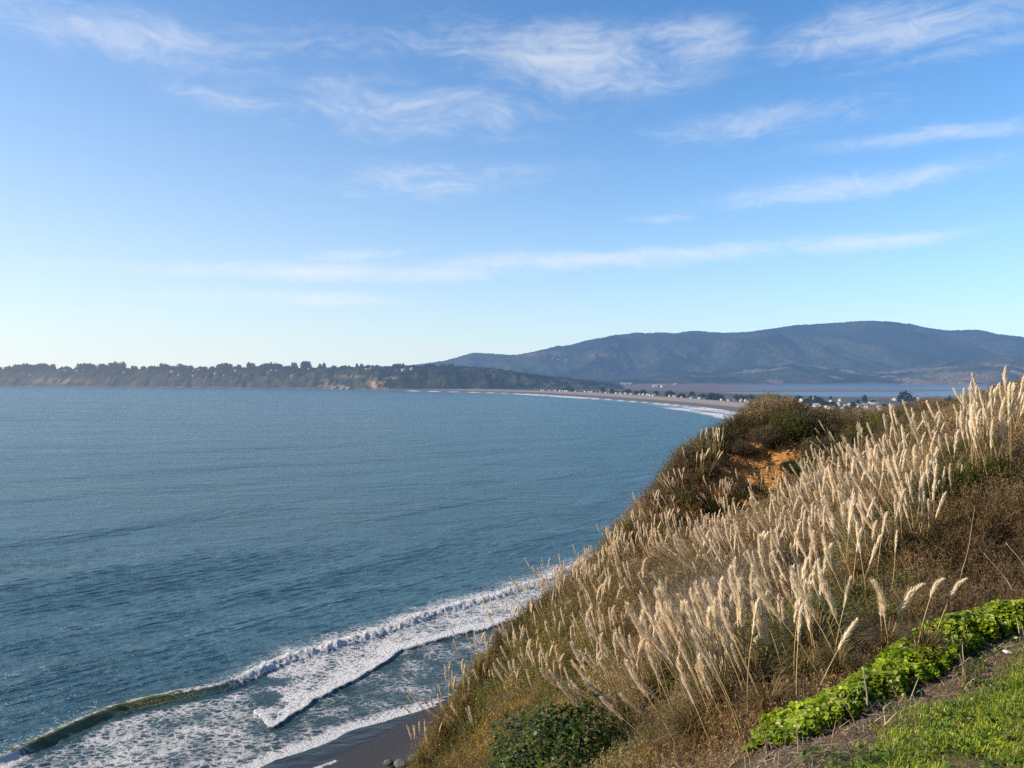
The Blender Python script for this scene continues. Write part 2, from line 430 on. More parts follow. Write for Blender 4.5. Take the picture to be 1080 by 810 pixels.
# ------------------------------------------------------------------ shoreline of the bay (plan)
SHORE = smooth_poly([(-60, 40), (-33, 84), (-20.5, 104), (-9, 122), (10, 155), (38, 205), (80, 280), (180, 470), (270, 730), (312, 1013), (314, 1210), (283, 1423), (226, 1655), (145, 1931), (54, 2192), (-59, 2385), (-187, 2534), (-333, 2700), (-490, 2836), (-667, 3004),
    (-937, 3168), (-1393, 3324), (-1913, 3526), (-2500, 3755), (-3450, 4055), (-5200, 4600), (-9000, 5500)], 4)
def pxg(a, b, step): return np.arange(a, b, step)
def polar(cols, Ys):
    pxs, yy = np.meshgrid(cols, Ys)
    X = (pxs - CX) / F * yy
    return X.ravel(), yy.ravel(), pxs.ravel()

# ------------------------------------------------------------------ sea
CREST = smooth_poly([PZ(*p)[:2] for p in [(-260, 890), (-120, 846), (0, 803), (60, 776), (130, 748), (200, 733), (250, 720), (300, 698), (350, 684), (400, 668), (450, 650), (500, 636), (550, 620), (600, 600), (640, 580)]] + [(45, 245), (95, 325), (195, 520), (285, 760)], 5)
FRONT = smooth_poly([PZ(*p)[:2] for p in [(272, 752), (289, 769), (330, 742), (380, 716), (412, 694), (432, 685), (480, 672), (540, 655), (580, 640)]], 6)
SWASH = smooth_poly([PZ(*p)[:2] for p in [(230, 832), (285, 806), (330, 788), (372, 770), (400, 760), (440, 750), (475, 740), (520, 722), (560, 700)]], 6)
FARB = np.array([(45, 245), (95, 325), (195, 520), (285, 760), (300, 980), (292, 1150), (262, 1400), (205, 1620), (120, 1900), (25, 2170), (-90, 2360), (-220, 2500), (-360, 2640)])
cols = np.concatenate([np.arange(-3000, -320, 40), np.arange(-320, 940, 0.8), np.arange(940, 3000, 40)])
rows = np.concatenate([np.arange(402.5, 420, 0.5), np.arange(420, 560, 1.0), np.arange(560, 860, 0.62), np.arange(860, 1400, 12), np.arange(1400, 3000, 120)])
Ys = EYE * F / (rows - HY)
SX, SY, SP = polar(cols, Ys)
nr, nc = len(Ys), len(cols)
cell = np.repeat(np.gradient(-Ys), nc); cell = np.abs(cell)
z = np.zeros(SX.shape)
near = SY < 420
xs, ys = SX[near], SY[near]
r_ = np.random.default_rng(5)
# wind chop: many small directional waves, each faded out where the mesh is too coarse for it
for k in range(46):
    wl = 0.9 * 1.09 ** k
    th = R(72) + r_.normal(0, 0.38)         # travel direction, roughly toward the beach
    kx, ky = math.cos(th), -math.sin(th) * 0.9
    a = 0.0125 * wl ** 0.70 if wl < 2.6 else 0.0244 * (2.6 / wl) ** 1.3
    ph = r_.uniform(0, 6.28)
    f_ = sstep(2.2, 4.0, wl / np.maximum(cell[near], 0.01))
    warp_ = (vnoise(xs / (wl * 3), ys / (wl * 3), 60 + k) - 0.5) * 5
    z[near] += f_ * a * np.sin(2 * math.pi / wl * (kx * xs + ky * ys) + ph + warp_)
d_c, s_c, t_c, _, _ = polydist(SX, SY, CREST)
# long swells parallel to the beach, farther out
sw = np.where(s_c < 0, -s_c, 0.0)
for wl, a_, th_d, sd0 in [(58, .26, 58, 1), (83, .34, 66, 2), (37, .13, 50, 3), (120, .3, 62, 4)]:
    th0 = R(th_d); wp = (fbm(SX / (wl * 2.2), SY / (wl * 2.2), 640 + sd0, 3) - .5) * 7
    fo_ = sstep(3.0, 7.0, wl / np.maximum(cell, .01)) * (fbm(SX / (wl * 3), SY / (wl * 3), 650 + sd0, 2) * 1.6)
    z += fo_ * a_ * np.sin(2 * math.pi / wl * (math.cos(th0) * SX - math.sin(th0) * SY) + wp) * sstep(6, -25, s_c)
wob = (fbm(SX / 60, SY / 60, 71, 3) - .5) * 14
z += 0.55 * np.exp(-((sw - 46 + wob) / 7.0) ** 2) + .35 * np.exp(-((sw - 24 + wob * .6) / 5.0) ** 2) + .5 * np.exp(-((sw - 92 + wob * 1.3) / 9.0) ** 2) + .45 * np.exp(-((sw - 150 + wob * 1.6) / 11.0) ** 2)
xcr = np.where(SY > 1, SX / SY * F + CX, 0)          # bearing of the point, as a column
cwob = (fbm(t_c / 9, t_c * 0 + 3, 77, 3) - .5) * 1.1
sc2 = s_c + cwob
brk = sstep(205, 300, xcr)                       # where the wave has already broken
amp = 0.95 * sstep(-160, 0, xcr) * (1 - brk) + brk * (0.95 - 0.4 * sstep(420, 640, xcr))
amp = np.where(SY > 330, amp * 0.4, amp)
lump = .5 * fbm(SX * 0.9, SY * 0.9, 81, 4) + .5 * fbm(SX * .22, SY * .22, 82, 3) + .0
prof = np.where(sc2 < 0, np.exp(-(sc2 / 3.2) ** 2), np.exp(-(sc2 / (0.95 + 0.6 * brk)) ** 2))
zc = amp * prof * (1 + brk * (lump - 0.5) * 1.1)
z += zc
z += brk * np.exp(-((sc2 - 1.0) / 1.6) ** 2) * (fbm(SX * 1.4, SY * 1.4, 83, 4) - .5) * 0.6
# behind the break / in front of it the chop is flattened
d_f, s_f, t_f, _, _ = polydist(SX, SY, FRONT)
d_s, s_s, t_s, _, _ = polydist(SX, SY, SWASH)
fw = (fbm(t_f / 5, t_f * 0 + 9, 90, 4) - .5) * 2.2
swb = (fbm(t_s / 4, t_s * 0 + 5, 91, 4) - .5) * 1.6
sf2 = s_f + fw; ss2 = s_s + swb
inshore = sstep(0.5, 3.0, sc2)
frontz = np.exp(-(np.where(sf2 < 0, sf2 / 3.0, sf2 / 0.35)) ** 2) * 0.42 * (xcr > 268)
z = z * (1 - 0.75 * inshore * (zc < .2)) + frontz
# foam: 0..1 amount, broken up into lace by the material
foam = np.zeros(SX.shape)
ns = fbm(SX * 0.35, SY * 0.35, 95, 4)
foam = np.maximum(foam, brk * np.where(sc2 < 0, np.exp(-(sc2 / 1.1) ** 2), np.exp(-(sc2 / (1.7)) ** 2)) * 1.2)
foam = np.maximum(foam, np.exp(-((sc2 - .1) / .35) ** 2) * .75 * sstep(160, 210, xcr) * (1 - brk))          # lip starting to spill
curl = sstep(60, -10, xcr)                        # the nearer end is already curling over
foam = np.maximum(foam, curl * np.exp(-((sc2 - 1.6) / 1.8) ** 2) * 1.1)
foam = np.maximum(foam, np.exp(-((sc2 + .5) / .5) ** 2) * .42 * sstep(-40, 20, xcr) * (1 - brk))
foam = np.maximum(foam, sstep(140, 330, xcr) * (1 - sstep(560, 640, xcr) * .5) * np.where(sc2 < 0, np.exp(-(-sc2 / 9.0) ** 1.5), 0) * (0.50 + 0.5 * (ns - .5)))
between = (sc2 > 0) & (sf2 < 0.15)
patch = between * sstep(245, 310, xcr + (ns - .5) * 110)
foam = np.maximum(foam, patch * (0.50 + 0.30 * np.exp(-np.abs(sf2) / 3.0) + .5 * (ns - .5)))
foam = np.maximum(foam, (xcr > 268) * np.where(sf2 < 0.1, np.exp(-(sf2 / 1.6) ** 2), 0) * 1.0 * sstep(0, 1, sc2))
wide = sstep(1.5, 4, sc2) * sstep(1.0, -1.0, ss2)
foam = np.maximum(foam, wide * (xcr < 300) * (0.40 + 0.45 * (ns - .5)) * sstep(300, 250, xcr) )
foam = np.maximum(foam, wide * (0.27 + 0.45 * (ns - .5)))
foam = np.maximum(foam, np.where(ss2 < .15, np.exp(-(ss2 / 3.2) ** 2), 0) * (0.78 + .5 * (ns - .5)) * (SY < 200))
foam = np.maximum(foam, np.exp(-((ss2 - 5.5 + fw * .5) / .45) ** 2) * .62 * (SY < 200))
# far surf along the spit
fd, fs, ft, _, _ = polydist(SX, SY, FARB)
sd_, ss_, st_, _, _ = polydist(SX, SY, SHORE)
farm = sstep(500, 900, SY) * sstep(3400, 2500, SY)
nz = fbm(ft / 90, ft * 0, 101, 3)
foam = np.maximum(foam, farm * np.exp(-(fs / (6 + SY * .006)) ** 2) * (.55 + .9 * (nz - .25)))
foam = np.maximum(foam, farm * np.exp(-((ss_ + 6) / (5 + SY * .004)) ** 2) * .8 * (.5 + nz))
foam = np.maximum(foam, farm * sstep(1500, 1150, SY) * np.exp(-((fs + 32) / 16) ** 2) * (.5 + .9 * (nz - .25)))
foam = np.maximum(foam, sstep(2700, 3000, SY) * np.exp(-((ss_ + 6) / 14) ** 2) * .55 * (fbm(st_ / 120, st_ * 0, 103, 3) > .52))
foam = np.clip(foam, 0, 1.2)
# shallow water over dark sand close in; the thin sheet of the backwash lets the sand show
shallow = sstep(-14, 16, s_c) * (SY < 420)
green = (1 - brk) * np.exp(-((sc2 - .3) / 1.3) ** 2) * (xcr < 330) * sstep(-250, 60, xcr) * sstep(300, 150, xcr)
thin = sstep(-6, 5.5, ss2) * (SY < 260)
z = np.where(SY < 420, z + 0.0, z)
calm = fbm(SX / 160, SY / 420, 120, 4)
me = mesh_np('sea', np.c_[SX, SY, z], grid_faces(nr, nc)[:, ::-1], smooth=True, attrs={'foam': foam, 'shallow': shallow, 'green': green, 'thin': thin, 'calm': calm})
m, nt = new_mat('sea_water')
p_ = pos(nt)
fo = attr(nt, 'foam', True); sh = attr(nt, 'shallow', True); gr = attr(nt, 'green', True); th_ = attr(nt, 'thin', True); ca = attr(nt, 'calm', True)
# wavelets finer than the mesh
mp = nt.mapping(p_, (0.42, 1.25, 1), (0, 0, R(14)))
b1 = nt.noise(mp, 1.0, 5, .6, .4); b2 = nt.noise(nt.mapping(p_, (0.06, 0.20, 1), (0, 0, R(16))), 1.0, 6, .66, .3)
b3 = nt.noise(nt.mapping(p_, (0.009, 0.026, 1), (0, 0, R(26))), 1.0, 5, .62, .3)
hgt = nt.math('ADD', nt.math('ADD', nt.math('MULTIPLY', b1, 1.0), nt.math('MULTIPLY', b2, 3.4)), nt.math('MULTIPLY', b3, 9.0))
bn = nt.n('ShaderNodeBump'); bn.inputs['Distance'].default_value = 1.0; nt.l(hgt, bn.inputs['Height'])
nt.l(nt.mapr(th_, 0.2, 1.0, .62, .06), bn.inputs['Strength'])
wst = nt.noise(nt.mapping(p_, (.004, .016, 1), (0, 0, R(14))), 1.0, 7, .68, .5)
wst2 = nt.noise(nt.mapping(p_, (.03, .11, 1), (0, 0, R(20))), 1.0, 6, .7, .4)
wmix = nt.mapr(nt.math('ADD', nt.math('MULTIPLY', wst, .45), nt.math('MULTIPLY', wst2, .55)), .36, .64)
base = nt.mix((0.024, 0.098, 0.148), (0.076, 0.185, 0.245), wmix)
base = nt.mix(base, (0.030, 0.060, 0.068), nt.math('MULTIPLY', sh, .8))
base = nt.mix(base, (0.13, 0.16, 0.035), nt.math('MULTIPLY', gr, .9))
base = nt.mix(base, (0.045, 0.043, 0.045), th_)
p = nt.n('ShaderNodeBsdfPrincipled'); nt.l(base, p.inputs['Base Color']); p.inputs['IOR'].default_value = 1.333
nt.l(nt.mapr(wmix, 0, 1, .20, .34), p.inputs['Roughness']); nt.l(bn.outputs[0], p.inputs['Normal'])
# foam lace
v1 = nt.n('ShaderNodeTexVoronoi', feature='DISTANCE_TO_EDGE'); v1.inputs['Scale'].default_value = 0.9
wn = nt.n('ShaderNodeTexNoise'); wn.inputs['Scale'].default_value = .8; wn.inputs['Detail'].default_value = 4; nt.l(p_, wn.inputs['Vector'])
wm = nt.n('ShaderNodeVectorMath', operation='MULTIPLY_ADD'); nt.l(wn.outputs['Color'], wm.inputs[0]); wm.inputs[1].default_value = (2.2, 2.2, 0); nt.l(p_, wm.inputs[2])
nt.l(nt.mapping(wm.outputs[0], (.75, 1.3, 1), (0, 0, R(20))), v1.inputs['Vector'])
lace = nt.math('SUBTRACT', 1.0, nt.math('MULTIPLY', v1.outputs['Distance'], 3.4), clamp=True)
fn = nt.noise(nt.mapping(p_, (.9, 1.9, 1), (0, 0, R(20))), 1.3, 7, .68)
fl = nt.math('ADD', nt.math('MULTIPLY', lace, .34), nt.math('MULTIPLY', fn, .66))
fac = nt.mapr(nt.math('SUBTRACT', nt.math('ADD', fl, nt.math('MULTIPLY', fo, 1.0)), 1.0), -0.26, 0.20)
fac = nt.math('MULTIPLY', fac, nt.mapr(fo, 0.03, .35), clamp=True)
fb = nt.noise(p_, 2.6, 6, .7)
fd_ = nt.n('ShaderNodeBsdfPrincipled'); nt.l(nt.mix((.70, .72, .74), (.93, .93, .93), fb), fd_.inputs['Base Color']); fd_.inputs['Roughness'].default_value = .9
nt.l(bump(nt, nt.math('ADD', fb, fl), .9, .5), fd_.inputs['Normal'])
ms = nt.n('ShaderNodeMixShader'); nt.l(fac, ms.inputs[0]); nt.l(p.outputs[0], ms.inputs[1]); nt.l(fd_.outputs[0], ms.inputs[2])
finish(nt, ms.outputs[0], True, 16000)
tag(link('sea', me, [m]), kind='structure')

# ------------------------------------------------------------------ low land: beach, sand spit, tidal flats
cols = np.concatenate([np.arange(-6000, -250, 60), np.arange(-250, 1300, 2.0), np.arange(1300, 7000, 60)])
Ys = np.concatenate([np.arange(8, 140, 1.0), np.geomspace(140, 1000, 60), EYE * F / np.linspace(1000 and 40.5, 6.6, 240), np.geomspace(6300, 30000, 12)])
LX, LY, LP = polar(cols, Ys)
_, ls, lt, _, _ = polydist(LX, LY, SHORE)
z = np.clip(ls * 0.035, -4, 2.6)
spit = sstep(560, 330, ls)
nz = fbm(LX / 1300, LY / 240, 131, 5)
flat = 0.9 + (nz - .5) * 2.2 + 0.75 * sstep(860, 700, LP) * sstep(2200, 3200, LY) - 0.18 * sstep(700, 900, LP)
back = sstep(420, 640, ls) * sstep(1500, 1900, LY)
z = np.where(ls > 0, z * (1 - back) + flat * back, z)
# rising ground behind the village on the near side
z = np.where(ls > 60, z + 0.0, z)
wet = sstep(7, -1, ls)
sand = mixc((0.36, 0.30, 0.235), (0.46, 0.395, 0.315), fbm(LX / 30, LY / 60, 141, 4))
sand = mixc(sand, (0.17, 0.135, 0.115), sstep(0.52, 0.30, ls / (20 + LY * .07)))
nearsand = sstep(420, 250, LY)
sand = mixc(sand, mixc((0.055, 0.054, 0.058), (0.085, 0.080, 0.078), sstep(3, 14, ls) * (.5 + fbm(LX / 5, LY / 5, 145, 3))), nearsand)
marsh = mixc((0.17, 0.115, 0.10), (0.24, 0.17, 0.135), fbm(LX / 400, LY / 500, 151, 5))
scrubc = mixc((0.06, 0.07, 0.035), (0.13, 0.12, 0.07), fbm(LX / 60, LY / 140, 161, 4))
bw = 26 + LY * 0.075
c = mixc(sand, scrubc, sstep(bw * 0.9, bw * 1.1, ls + (fbm(LX / 40, LY / 40, 171, 3) - .5) * 20))
c = mixc(c, marsh, back)
m, nt = new_mat('sand_and_flats')
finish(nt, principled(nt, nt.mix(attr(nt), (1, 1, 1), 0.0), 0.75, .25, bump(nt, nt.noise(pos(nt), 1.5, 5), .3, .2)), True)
tag(link('beach', mesh_np('beach', np.c_[LX, LY, z], grid_faces(len(Ys), len(cols)), c, smooth=True), [m]), kind='structure')
m, nt = new_mat('lagoon_water')
p = nt.n('ShaderNodeBsdfPrincipled'); p.inputs['Base Color'].default_value = (0.07, 0.13, 0.18, 1); p.inputs['Roughness'].default_value = .22; p.inputs['IOR'].default_value = 1.333
nt.l(bump(nt, nt.noise(nt.mapping(pos(nt), (.2, .5, 1)), 1.0, 4), .25, 1.0), p.inputs['Normal'])
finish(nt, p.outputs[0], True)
lag = np.array([(300, 1880, .93), (3800, 1880, .93), (8000, 6200, .93), (-200, 6200, .93)])
tag(link('lagoon', mesh_np('lagoon', lag, np.array([[0, 1, 2, 3]])), [m]), kind='structure')

# ------------------------------------------------------------------ hills and the far headland
m, nt = new_mat('wooded_hills')
p_ = pos(nt); cn = attr(nt)
hn = nt.noise(p_, .02, 6, .65); hn2 = nt.noise(p_, .06, 3, .6)
sc_ = nt.n('ShaderNodeVectorMath', operation='SCALE'); nt.l(cn, sc_.inputs[0]); nt.l(nt.mapr(nt.math('ADD', nt.math('MULTIPLY', hn, .6), nt.math('MULTIPLY', hn2, .4)), .36, .64, .30, 1.85, False), sc_.inputs['Scale'])
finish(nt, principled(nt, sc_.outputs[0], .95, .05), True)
M['hills'] = m
def hill_layer(name, cols, Ys, zf, cf):
    X, Y, PX = polar(cols, Ys)
    z = zf(X, Y, PX); c = cf(X, Y, PX, z)
    return tag(link(name, mesh_np(name, np.c_[X, Y, z], grid_faces(len(Ys), len(cols)), c, smooth=False), [M['hills']]), kind='structure')
def trees_bump(X, Y, s, a, size=16.0):
    b = fbm(X / size, Y / size, s, 3, .55)
    return (b - .35) * a
def prof(px, pts):
    p = np.array(pts, float); return np.interp(px, p[:, 0], p[:, 1])
G_D, G_M, G_L = np.array((.014, .024, .014)), np.array((.050, .058, .038)), np.array((.26, .21, .13))
# 1 the long main ridge
RID = [(-2500, 391), (-600, 390), (300, 390), (420, 387), (470, 380), (487, 375), (500, 372.5), (522, 374.5), (545, 374), (575, 369), (600, 364), (620, 360), (650, 353.5), (670, 351.5), (690, 351.5), (710, 352), (740, 350.5), (765, 350.5), (790, 349.5), (815, 346), (840, 342.5), (870, 341.5), (890, 341.5), (915, 339.8), (930, 341), (945, 340), (960, 341.5), (980, 346), (1000, 349), (1030, 350), (1055, 352.5), (1080, 356.5), (1200, 361), (1500, 350), (3500, 345)]
def zf(X, Y, PX):
    y0, y1 = 5150.0, 8200.0
    h = (HY - prof(PX, RID)) / F * y1 + EYE - 12
    t = np.clip((Y - y0) / (y1 - y0), 0, 1.4)
    s = np.where(t < 1, 0.12 * t + 0.88 * t * t * (3 - 2 * t), 1 - (t - 1) * 1.2)
    gull = 1 - np.abs(2 * fbm(X / 620 + Y / 2600, Y / 1900, 201, 4) - 1) * 1.0
    gul2 = 1 - np.abs(2 * fbm(X / 260 + Y / 1800, Y / 900, 205, 3) - 1)
    am = np.clip(t * 2.2, 0, 1) * np.clip((1.0 - t) * 1.7, 0.0, 1)
    return h * s + (gull - .72) * 420 * am * (h / 500) + (gul2 - .7) * 120 * am + trees_bump(X, Y, 211, 26) * np.clip(t * 8, 0, 1)
def cf(X, Y, PX, z):
    g = fbm(X / 420, Y / 500, 221, 4)
    c = mixc(G_D, G_M, sstep(.35, .65, g))
    op = np.exp(-((PX - 590) / 40) ** 2 - ((z - 255) / 26) ** 2) + .6 * np.exp(-((PX - 640) / 30) ** 2 - ((z - 225) / 14) ** 2)
    return mixc(c, G_L * .7, np.clip(op * 1.1 * sstep(.3, .6, fbm(X / 200, Y / 300, 225, 3)), 0, .8))
ridge_z = zf
hill_layer('ridge_hill', np.concatenate([np.arange(-3000, 380, 30), np.arange(380, 1130, 1.0), np.arange(1130, 4000, 25)]), np.concatenate([np.linspace(5150, 8300, 330), np.linspace(8400, 11500, 20)]), zf, cf)
# 2 foothills beyond the lagoon
FH = [(560, 406), (600, 400), (640, 397), (680, 395), (720, 392), (760, 388), (800, 386), (850, 385), (900, 386), (940, 388), (980, 386), (1010, 382), (1040, 379), (1080, 374), (1200, 366), (1800, 362), (3500, 362)]
def zf(X, Y, PX):
    y0 = 4700 - 700 * sstep(900, 1060, PX); y1 = y0 + 1150
    h = (HY - prof(PX, FH)) / F * y1 + EYE
    h = h + (fbm(PX / 38, PX * 0, 233, 3) - .5) * 60
    t = np.clip((Y - y0) / (y1 - y0), -.2, 1.6)
    s = np.where(t < 1, np.clip(t, 0, 1) ** .8, 1 - (t - 1) * .9)
    g = fbm(X / 260, Y / 400, 241, 4)
    return h * s * (.72 + .5 * g) + trees_bump(X, Y, 245, 17, 15) * np.clip(t * 12, 0, 1) - 3 * (t <= 0)
def cf(X, Y, PX, z):
    g = fbm(X / 200, Y / 260, 251, 4)
    c = mixc(G_D * 1.0, G_M * 1.25, sstep(.35, .65, g))
    op = sstep(.56, .64, fbm(X / 150, Y / 260, 255, 3)) * .8 + np.exp(-((PX - 1015) / 42) ** 2 - ((z - 45) / 32) ** 2) * 1.2
    op = op + np.exp(-((PX - 893) / 16) ** 2 - ((z - 92) / 14) ** 2)
    low = sstep(14, 5, z) * sstep(640, 700, PX) * .75
    c = mixc(c, G_L * .85, np.clip(op, 0, .85) * sstep(900, 980, PX + 200 * (op > .7)))
    return mixc(c, np.array((.16, .115, .095)), low)
foothill_z = zf
hill_layer('foothill', np.concatenate([np.arange(560, 1130, 1.0), np.arange(1130, 3600, 25)]), np.concatenate([np.linspace(3950, 5900, 200), np.linspace(5950, 6600, 6)]), zf, cf)
# 3 headland with sea cliffs on the left, falling to the dark wood behind the spit
HL = [(-3000, 372), (-400, 384), (-40, 391), (0, 390), (100, 389.5), (200, 390), (300, 388.5), (400, 388), (450, 387.5), (490, 388), (520, 390), (545, 393.5), (575, 398), (600, 401), (625, 404), (645, 408), (660, 412)]
WL = np.array([(-3000, 5300), (-150, 4055), (0, 3755), (100, 3526), (200, 3324), (300, 3168), (360, 3004), (400, 2850), (440, 2790), (500, 2790), (560, 2760), (600, 2720), (660, 2750)], float)
def zf(X, Y, PX):
    y0 = np.interp(PX, WL[:, 0], WL[:, 1]) + 18
    ytop = y0 + 420
    h = (HY - prof(PX, HL)) / F * (ytop) + EYE
    dd = Y - y0
    g = fbm(X / 90, Y / 170, 261, 4)
    cl = sstep(-5, 120 + 170 * g, dd)
    s = np.where(dd < 420, .62 * cl + .38 * np.clip(dd / 420, 0, 1) ** 1.2, 1 - (dd - 420) / 4000)
    gul = 1 - np.abs(2 * fbm(X / 55 + Y / 260, Y / 320, 263, 3) - 1)
    wood = sstep(300, 420, PX)
    tb = trees_bump(X, Y, 265, 13, 13) * (sstep(150, 260, dd) * .7 + wood * sstep(10, 60, dd))
    return np.where(dd < -5, -4, h * s + (gul - .75) * 26 * sstep(0, 60, dd) * sstep(420, 200, dd) * (1 - .5 * wood) + tb)
def cf(X, Y, PX, z):
    y0 = np.interp(PX, WL[:, 0], WL[:, 1]) + 18
    dd = Y - y0
    g = fbm(X / 60, Y / 90, 271, 4)
    c = mixc(G_D * .8, G_M * .95, sstep(.35, .65, g))
    cliff = .5 * sstep(400, 280, PX + (g - .5) * 200) * sstep(200, 70, dd + (g - .5) * 180)
    cc_ = mixc((.055, .055, .048), (.11, .098, .082), sstep(.42, .72, fbm(X / 22 + Y / 60, Y / 70, 275, 4)))
    c = mixc(c, cc_, np.clip(cliff, 0, 1))
    for pc, wd, zc, hz, al in [(395, 5, 20, 17, .9), (405, 3.5, 14, 14, .9), (410, 6, 44, 6, .75), (350, 12, 12, 5, .6), (345, 5, 28, 8, .5), (60, 26, 28, 12, .4), (370, 14, 50, 6, .35)]:
        c = mixc(c, np.array((.42, .31, .17)), al * np.clip(np.exp(-((PX - pc) / wd) ** 2 - ((z - zc) / hz) ** 2) * 1.5, 0, 1) * sstep(.3, .55, fbm(X / 14, Y / 40, 277, 3)))
    return mixc(c, np.array((.16, .14, .12)), .8 * sstep(6, 2, z))
headland_z = zf
hill_layer('headland', np.concatenate([np.arange(-3000, -60, 20), np.arange(-60, 662, .8)]), np.concatenate([np.linspace(2700, 4400, 420), np.linspace(4440, 6500, 40)]), zf, cf)

# ------------------------------------------------------------------ plants of the slope
def rnd(a, b): return rng.uniform(a, b)
# -- pampas plume shapes (base at the origin, 0.5 m long, pointing up)
def plume_mesh(kind, seed):
    g = np.random.default_rng(seed); S = Soup()
    L = 0.52; n = 360
    bend = {0: .02, 1: .05, 2: .12, 3: .24}[kind]
    flag = {0: 0.15, 1: 0.35, 2: 0.6, 3: 1.0}[kind]
    fat = {0: .66, 1: .80, 2: 1.0, 3: 1.1}[kind] * g.uniform(.9, 1.1)
    t = np.sort(g.beta(1.1, 1.3, n)) * .92
    ax = lambda t: np.stack([bend * t ** 2 * 1.0, 0 * t, t * L * (1 - .1 * bend)], 1)
    o = ax(t)
    ln = L * (0.10 + 0.20 * np.sin(np.pi * np.clip(t * .95 + .10, 0, 1)) ** .8) * g.uniform(.6, 1.15, n)
    a = g.uniform(0, 2 * np.pi, n)
    # wind from the left: strands drift toward +x
    out = (np.radians(8) + np.radians(15) * g.random(n) ** 1.2) * fat
    dx = np.sin(out) * np.cos(a) + flag * .22 * g.random(n) * (1.1 - t); dy = np.sin(out) * np.sin(a)
    d = np.stack([dx, dy, np.cos(out)], 1); d /= np.linalg.norm(d, axis=1)[:, None]
    mid = o + d * ln[:, None] * .55
    d2 = d + np.stack([flag * .25 + 0 * t, 0 * t, -.25 - .35 * flag * g.random(n)], 1); d2 /= np.linalg.norm(d2, axis=1)[:, None]
    tip = mid + d2 * ln[:, None] * .5
    wv = np.stack([-np.sin(a), np.cos(a), 0 * a], 1) + g.normal(0, .22, (n, 3)); wv /= np.linalg.norm(wv, axis=1)[:, None]
    hw = g.uniform(.0042, .0088, n)[:, None] * wv
    v = np.stack([o - hw * .4, o + hw * .4, mid + hw, mid - hw, tip], 1).reshape(-1, 3)
    b = np.arange(n)[:, None] * 5
    cb = mixc((.86, .70, .48), (.98, .90, .74), g.random(n))
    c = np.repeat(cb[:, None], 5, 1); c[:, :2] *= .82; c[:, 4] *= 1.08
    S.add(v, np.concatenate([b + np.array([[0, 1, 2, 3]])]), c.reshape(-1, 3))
    S.f3.append((b + np.array([[3, 2, 4]])))
    v2, f2 = tube(ax(np.linspace(0, .97, 7)), np.linspace(.0085, .002, 7), 4)
    S.add(v2, f2, (.50, .38, .22))
    me = S.mesh('plume'); me.materials.append(M['plume']); return me
PLUMES = [plume_mesh(k, 300 + i) for i, k in enumerate([0, 0, 0, 1, 1, 1, 2, 2, 3])]
STALK_L = [0.55, 0.8, 1.05, 1.3, 1.6]
STALKS = []
for i, L in enumerate(STALK_L):
    for j in range(2):
        t = np.linspace(0, 1, 7); b = (.05 + .09 * j) * L
        path = np.stack([b * t ** 2, .02 * np.sin(t * 3 + j), t * L], 1)
        v, f = tube(path, np.linspace(.0085, .0055, 7), 4)
        S = Soup(); S.add(v, f, np.repeat(mixc((.25, .20, .08), (.50, .39, .20), t), 4, 0)); me = S.mesh('stalk'); me.materials.append(M['straw'])
        STALKS.append((me, Vector(path[-1]), math.atan2(2 * b, L)))
def tuft_mesh(seed, n, L, green):
    g = np.random.default_rng(seed); S = Soup()
    a = g.uniform(0, 2 * np.pi, n); ln = L * g.uniform(.55, 1.1, n); up = g.uniform(.5, 1.25, n)
    w_ = g.uniform(.005, .010, n); r0 = g.uniform(0, .12, n)
    ts = np.array([0, .3, .6, .82, 1.0]); k = len(ts)
    R_ = r0[:, None] + ln[:, None] * ts[None] ** 1.35 * (1.35 - up[:, None] * .75)
    Zc = ln[:, None] * (up[:, None] * ts[None] * 1.15 - (up[:, None] * .35 + .28) * ts[None] ** 2.6)
    cx = np.cos(a)[:, None]; sx_ = np.sin(a)[:, None]
    ww = w_[:, None] * np.array([.8, 1, .9, .6, .08])[None]
    vl = np.stack([R_ * cx - ww * sx_, R_ * sx_ + ww * cx, Zc], -1); vr = np.stack([R_ * cx + ww * sx_, R_ * sx_ - ww * cx, Zc], -1)
    v = np.stack([vl, vr], 2).reshape(n, k * 2, 3)
    f = np.array([[2 * i, 2 * i + 1, 2 * i + 3, 2 * i + 2] for i in range(k - 1)])
    cg = mixc(green[0], green[1], g.random(n)); dead = g.random(n) < green[3]
    cg = np.where(dead[:, None], mixc((.22, .15, .055), (.36, .27, .12), g.random(n)), cg)
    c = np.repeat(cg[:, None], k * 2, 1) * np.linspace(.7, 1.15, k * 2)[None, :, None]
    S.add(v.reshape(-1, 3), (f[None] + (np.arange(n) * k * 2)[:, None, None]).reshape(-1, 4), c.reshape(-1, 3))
    me = S.mesh('leaves'); me.materials.append(M['blade']); return me
GREENS = [((.07, .11, .02), (.20, .24, .05), 0, .25), ((.12, .13, .03), (.28, .26, .07), 0, .45), ((.15, .12, .035), (.30, .23, .09), 0, .7)]
TUFTS = [[tuft_mesh(500 + i * 7 + j, 230, 0.95, GREENS[i]) for j in range(2)] for i in range(3)]
NPL = [0]
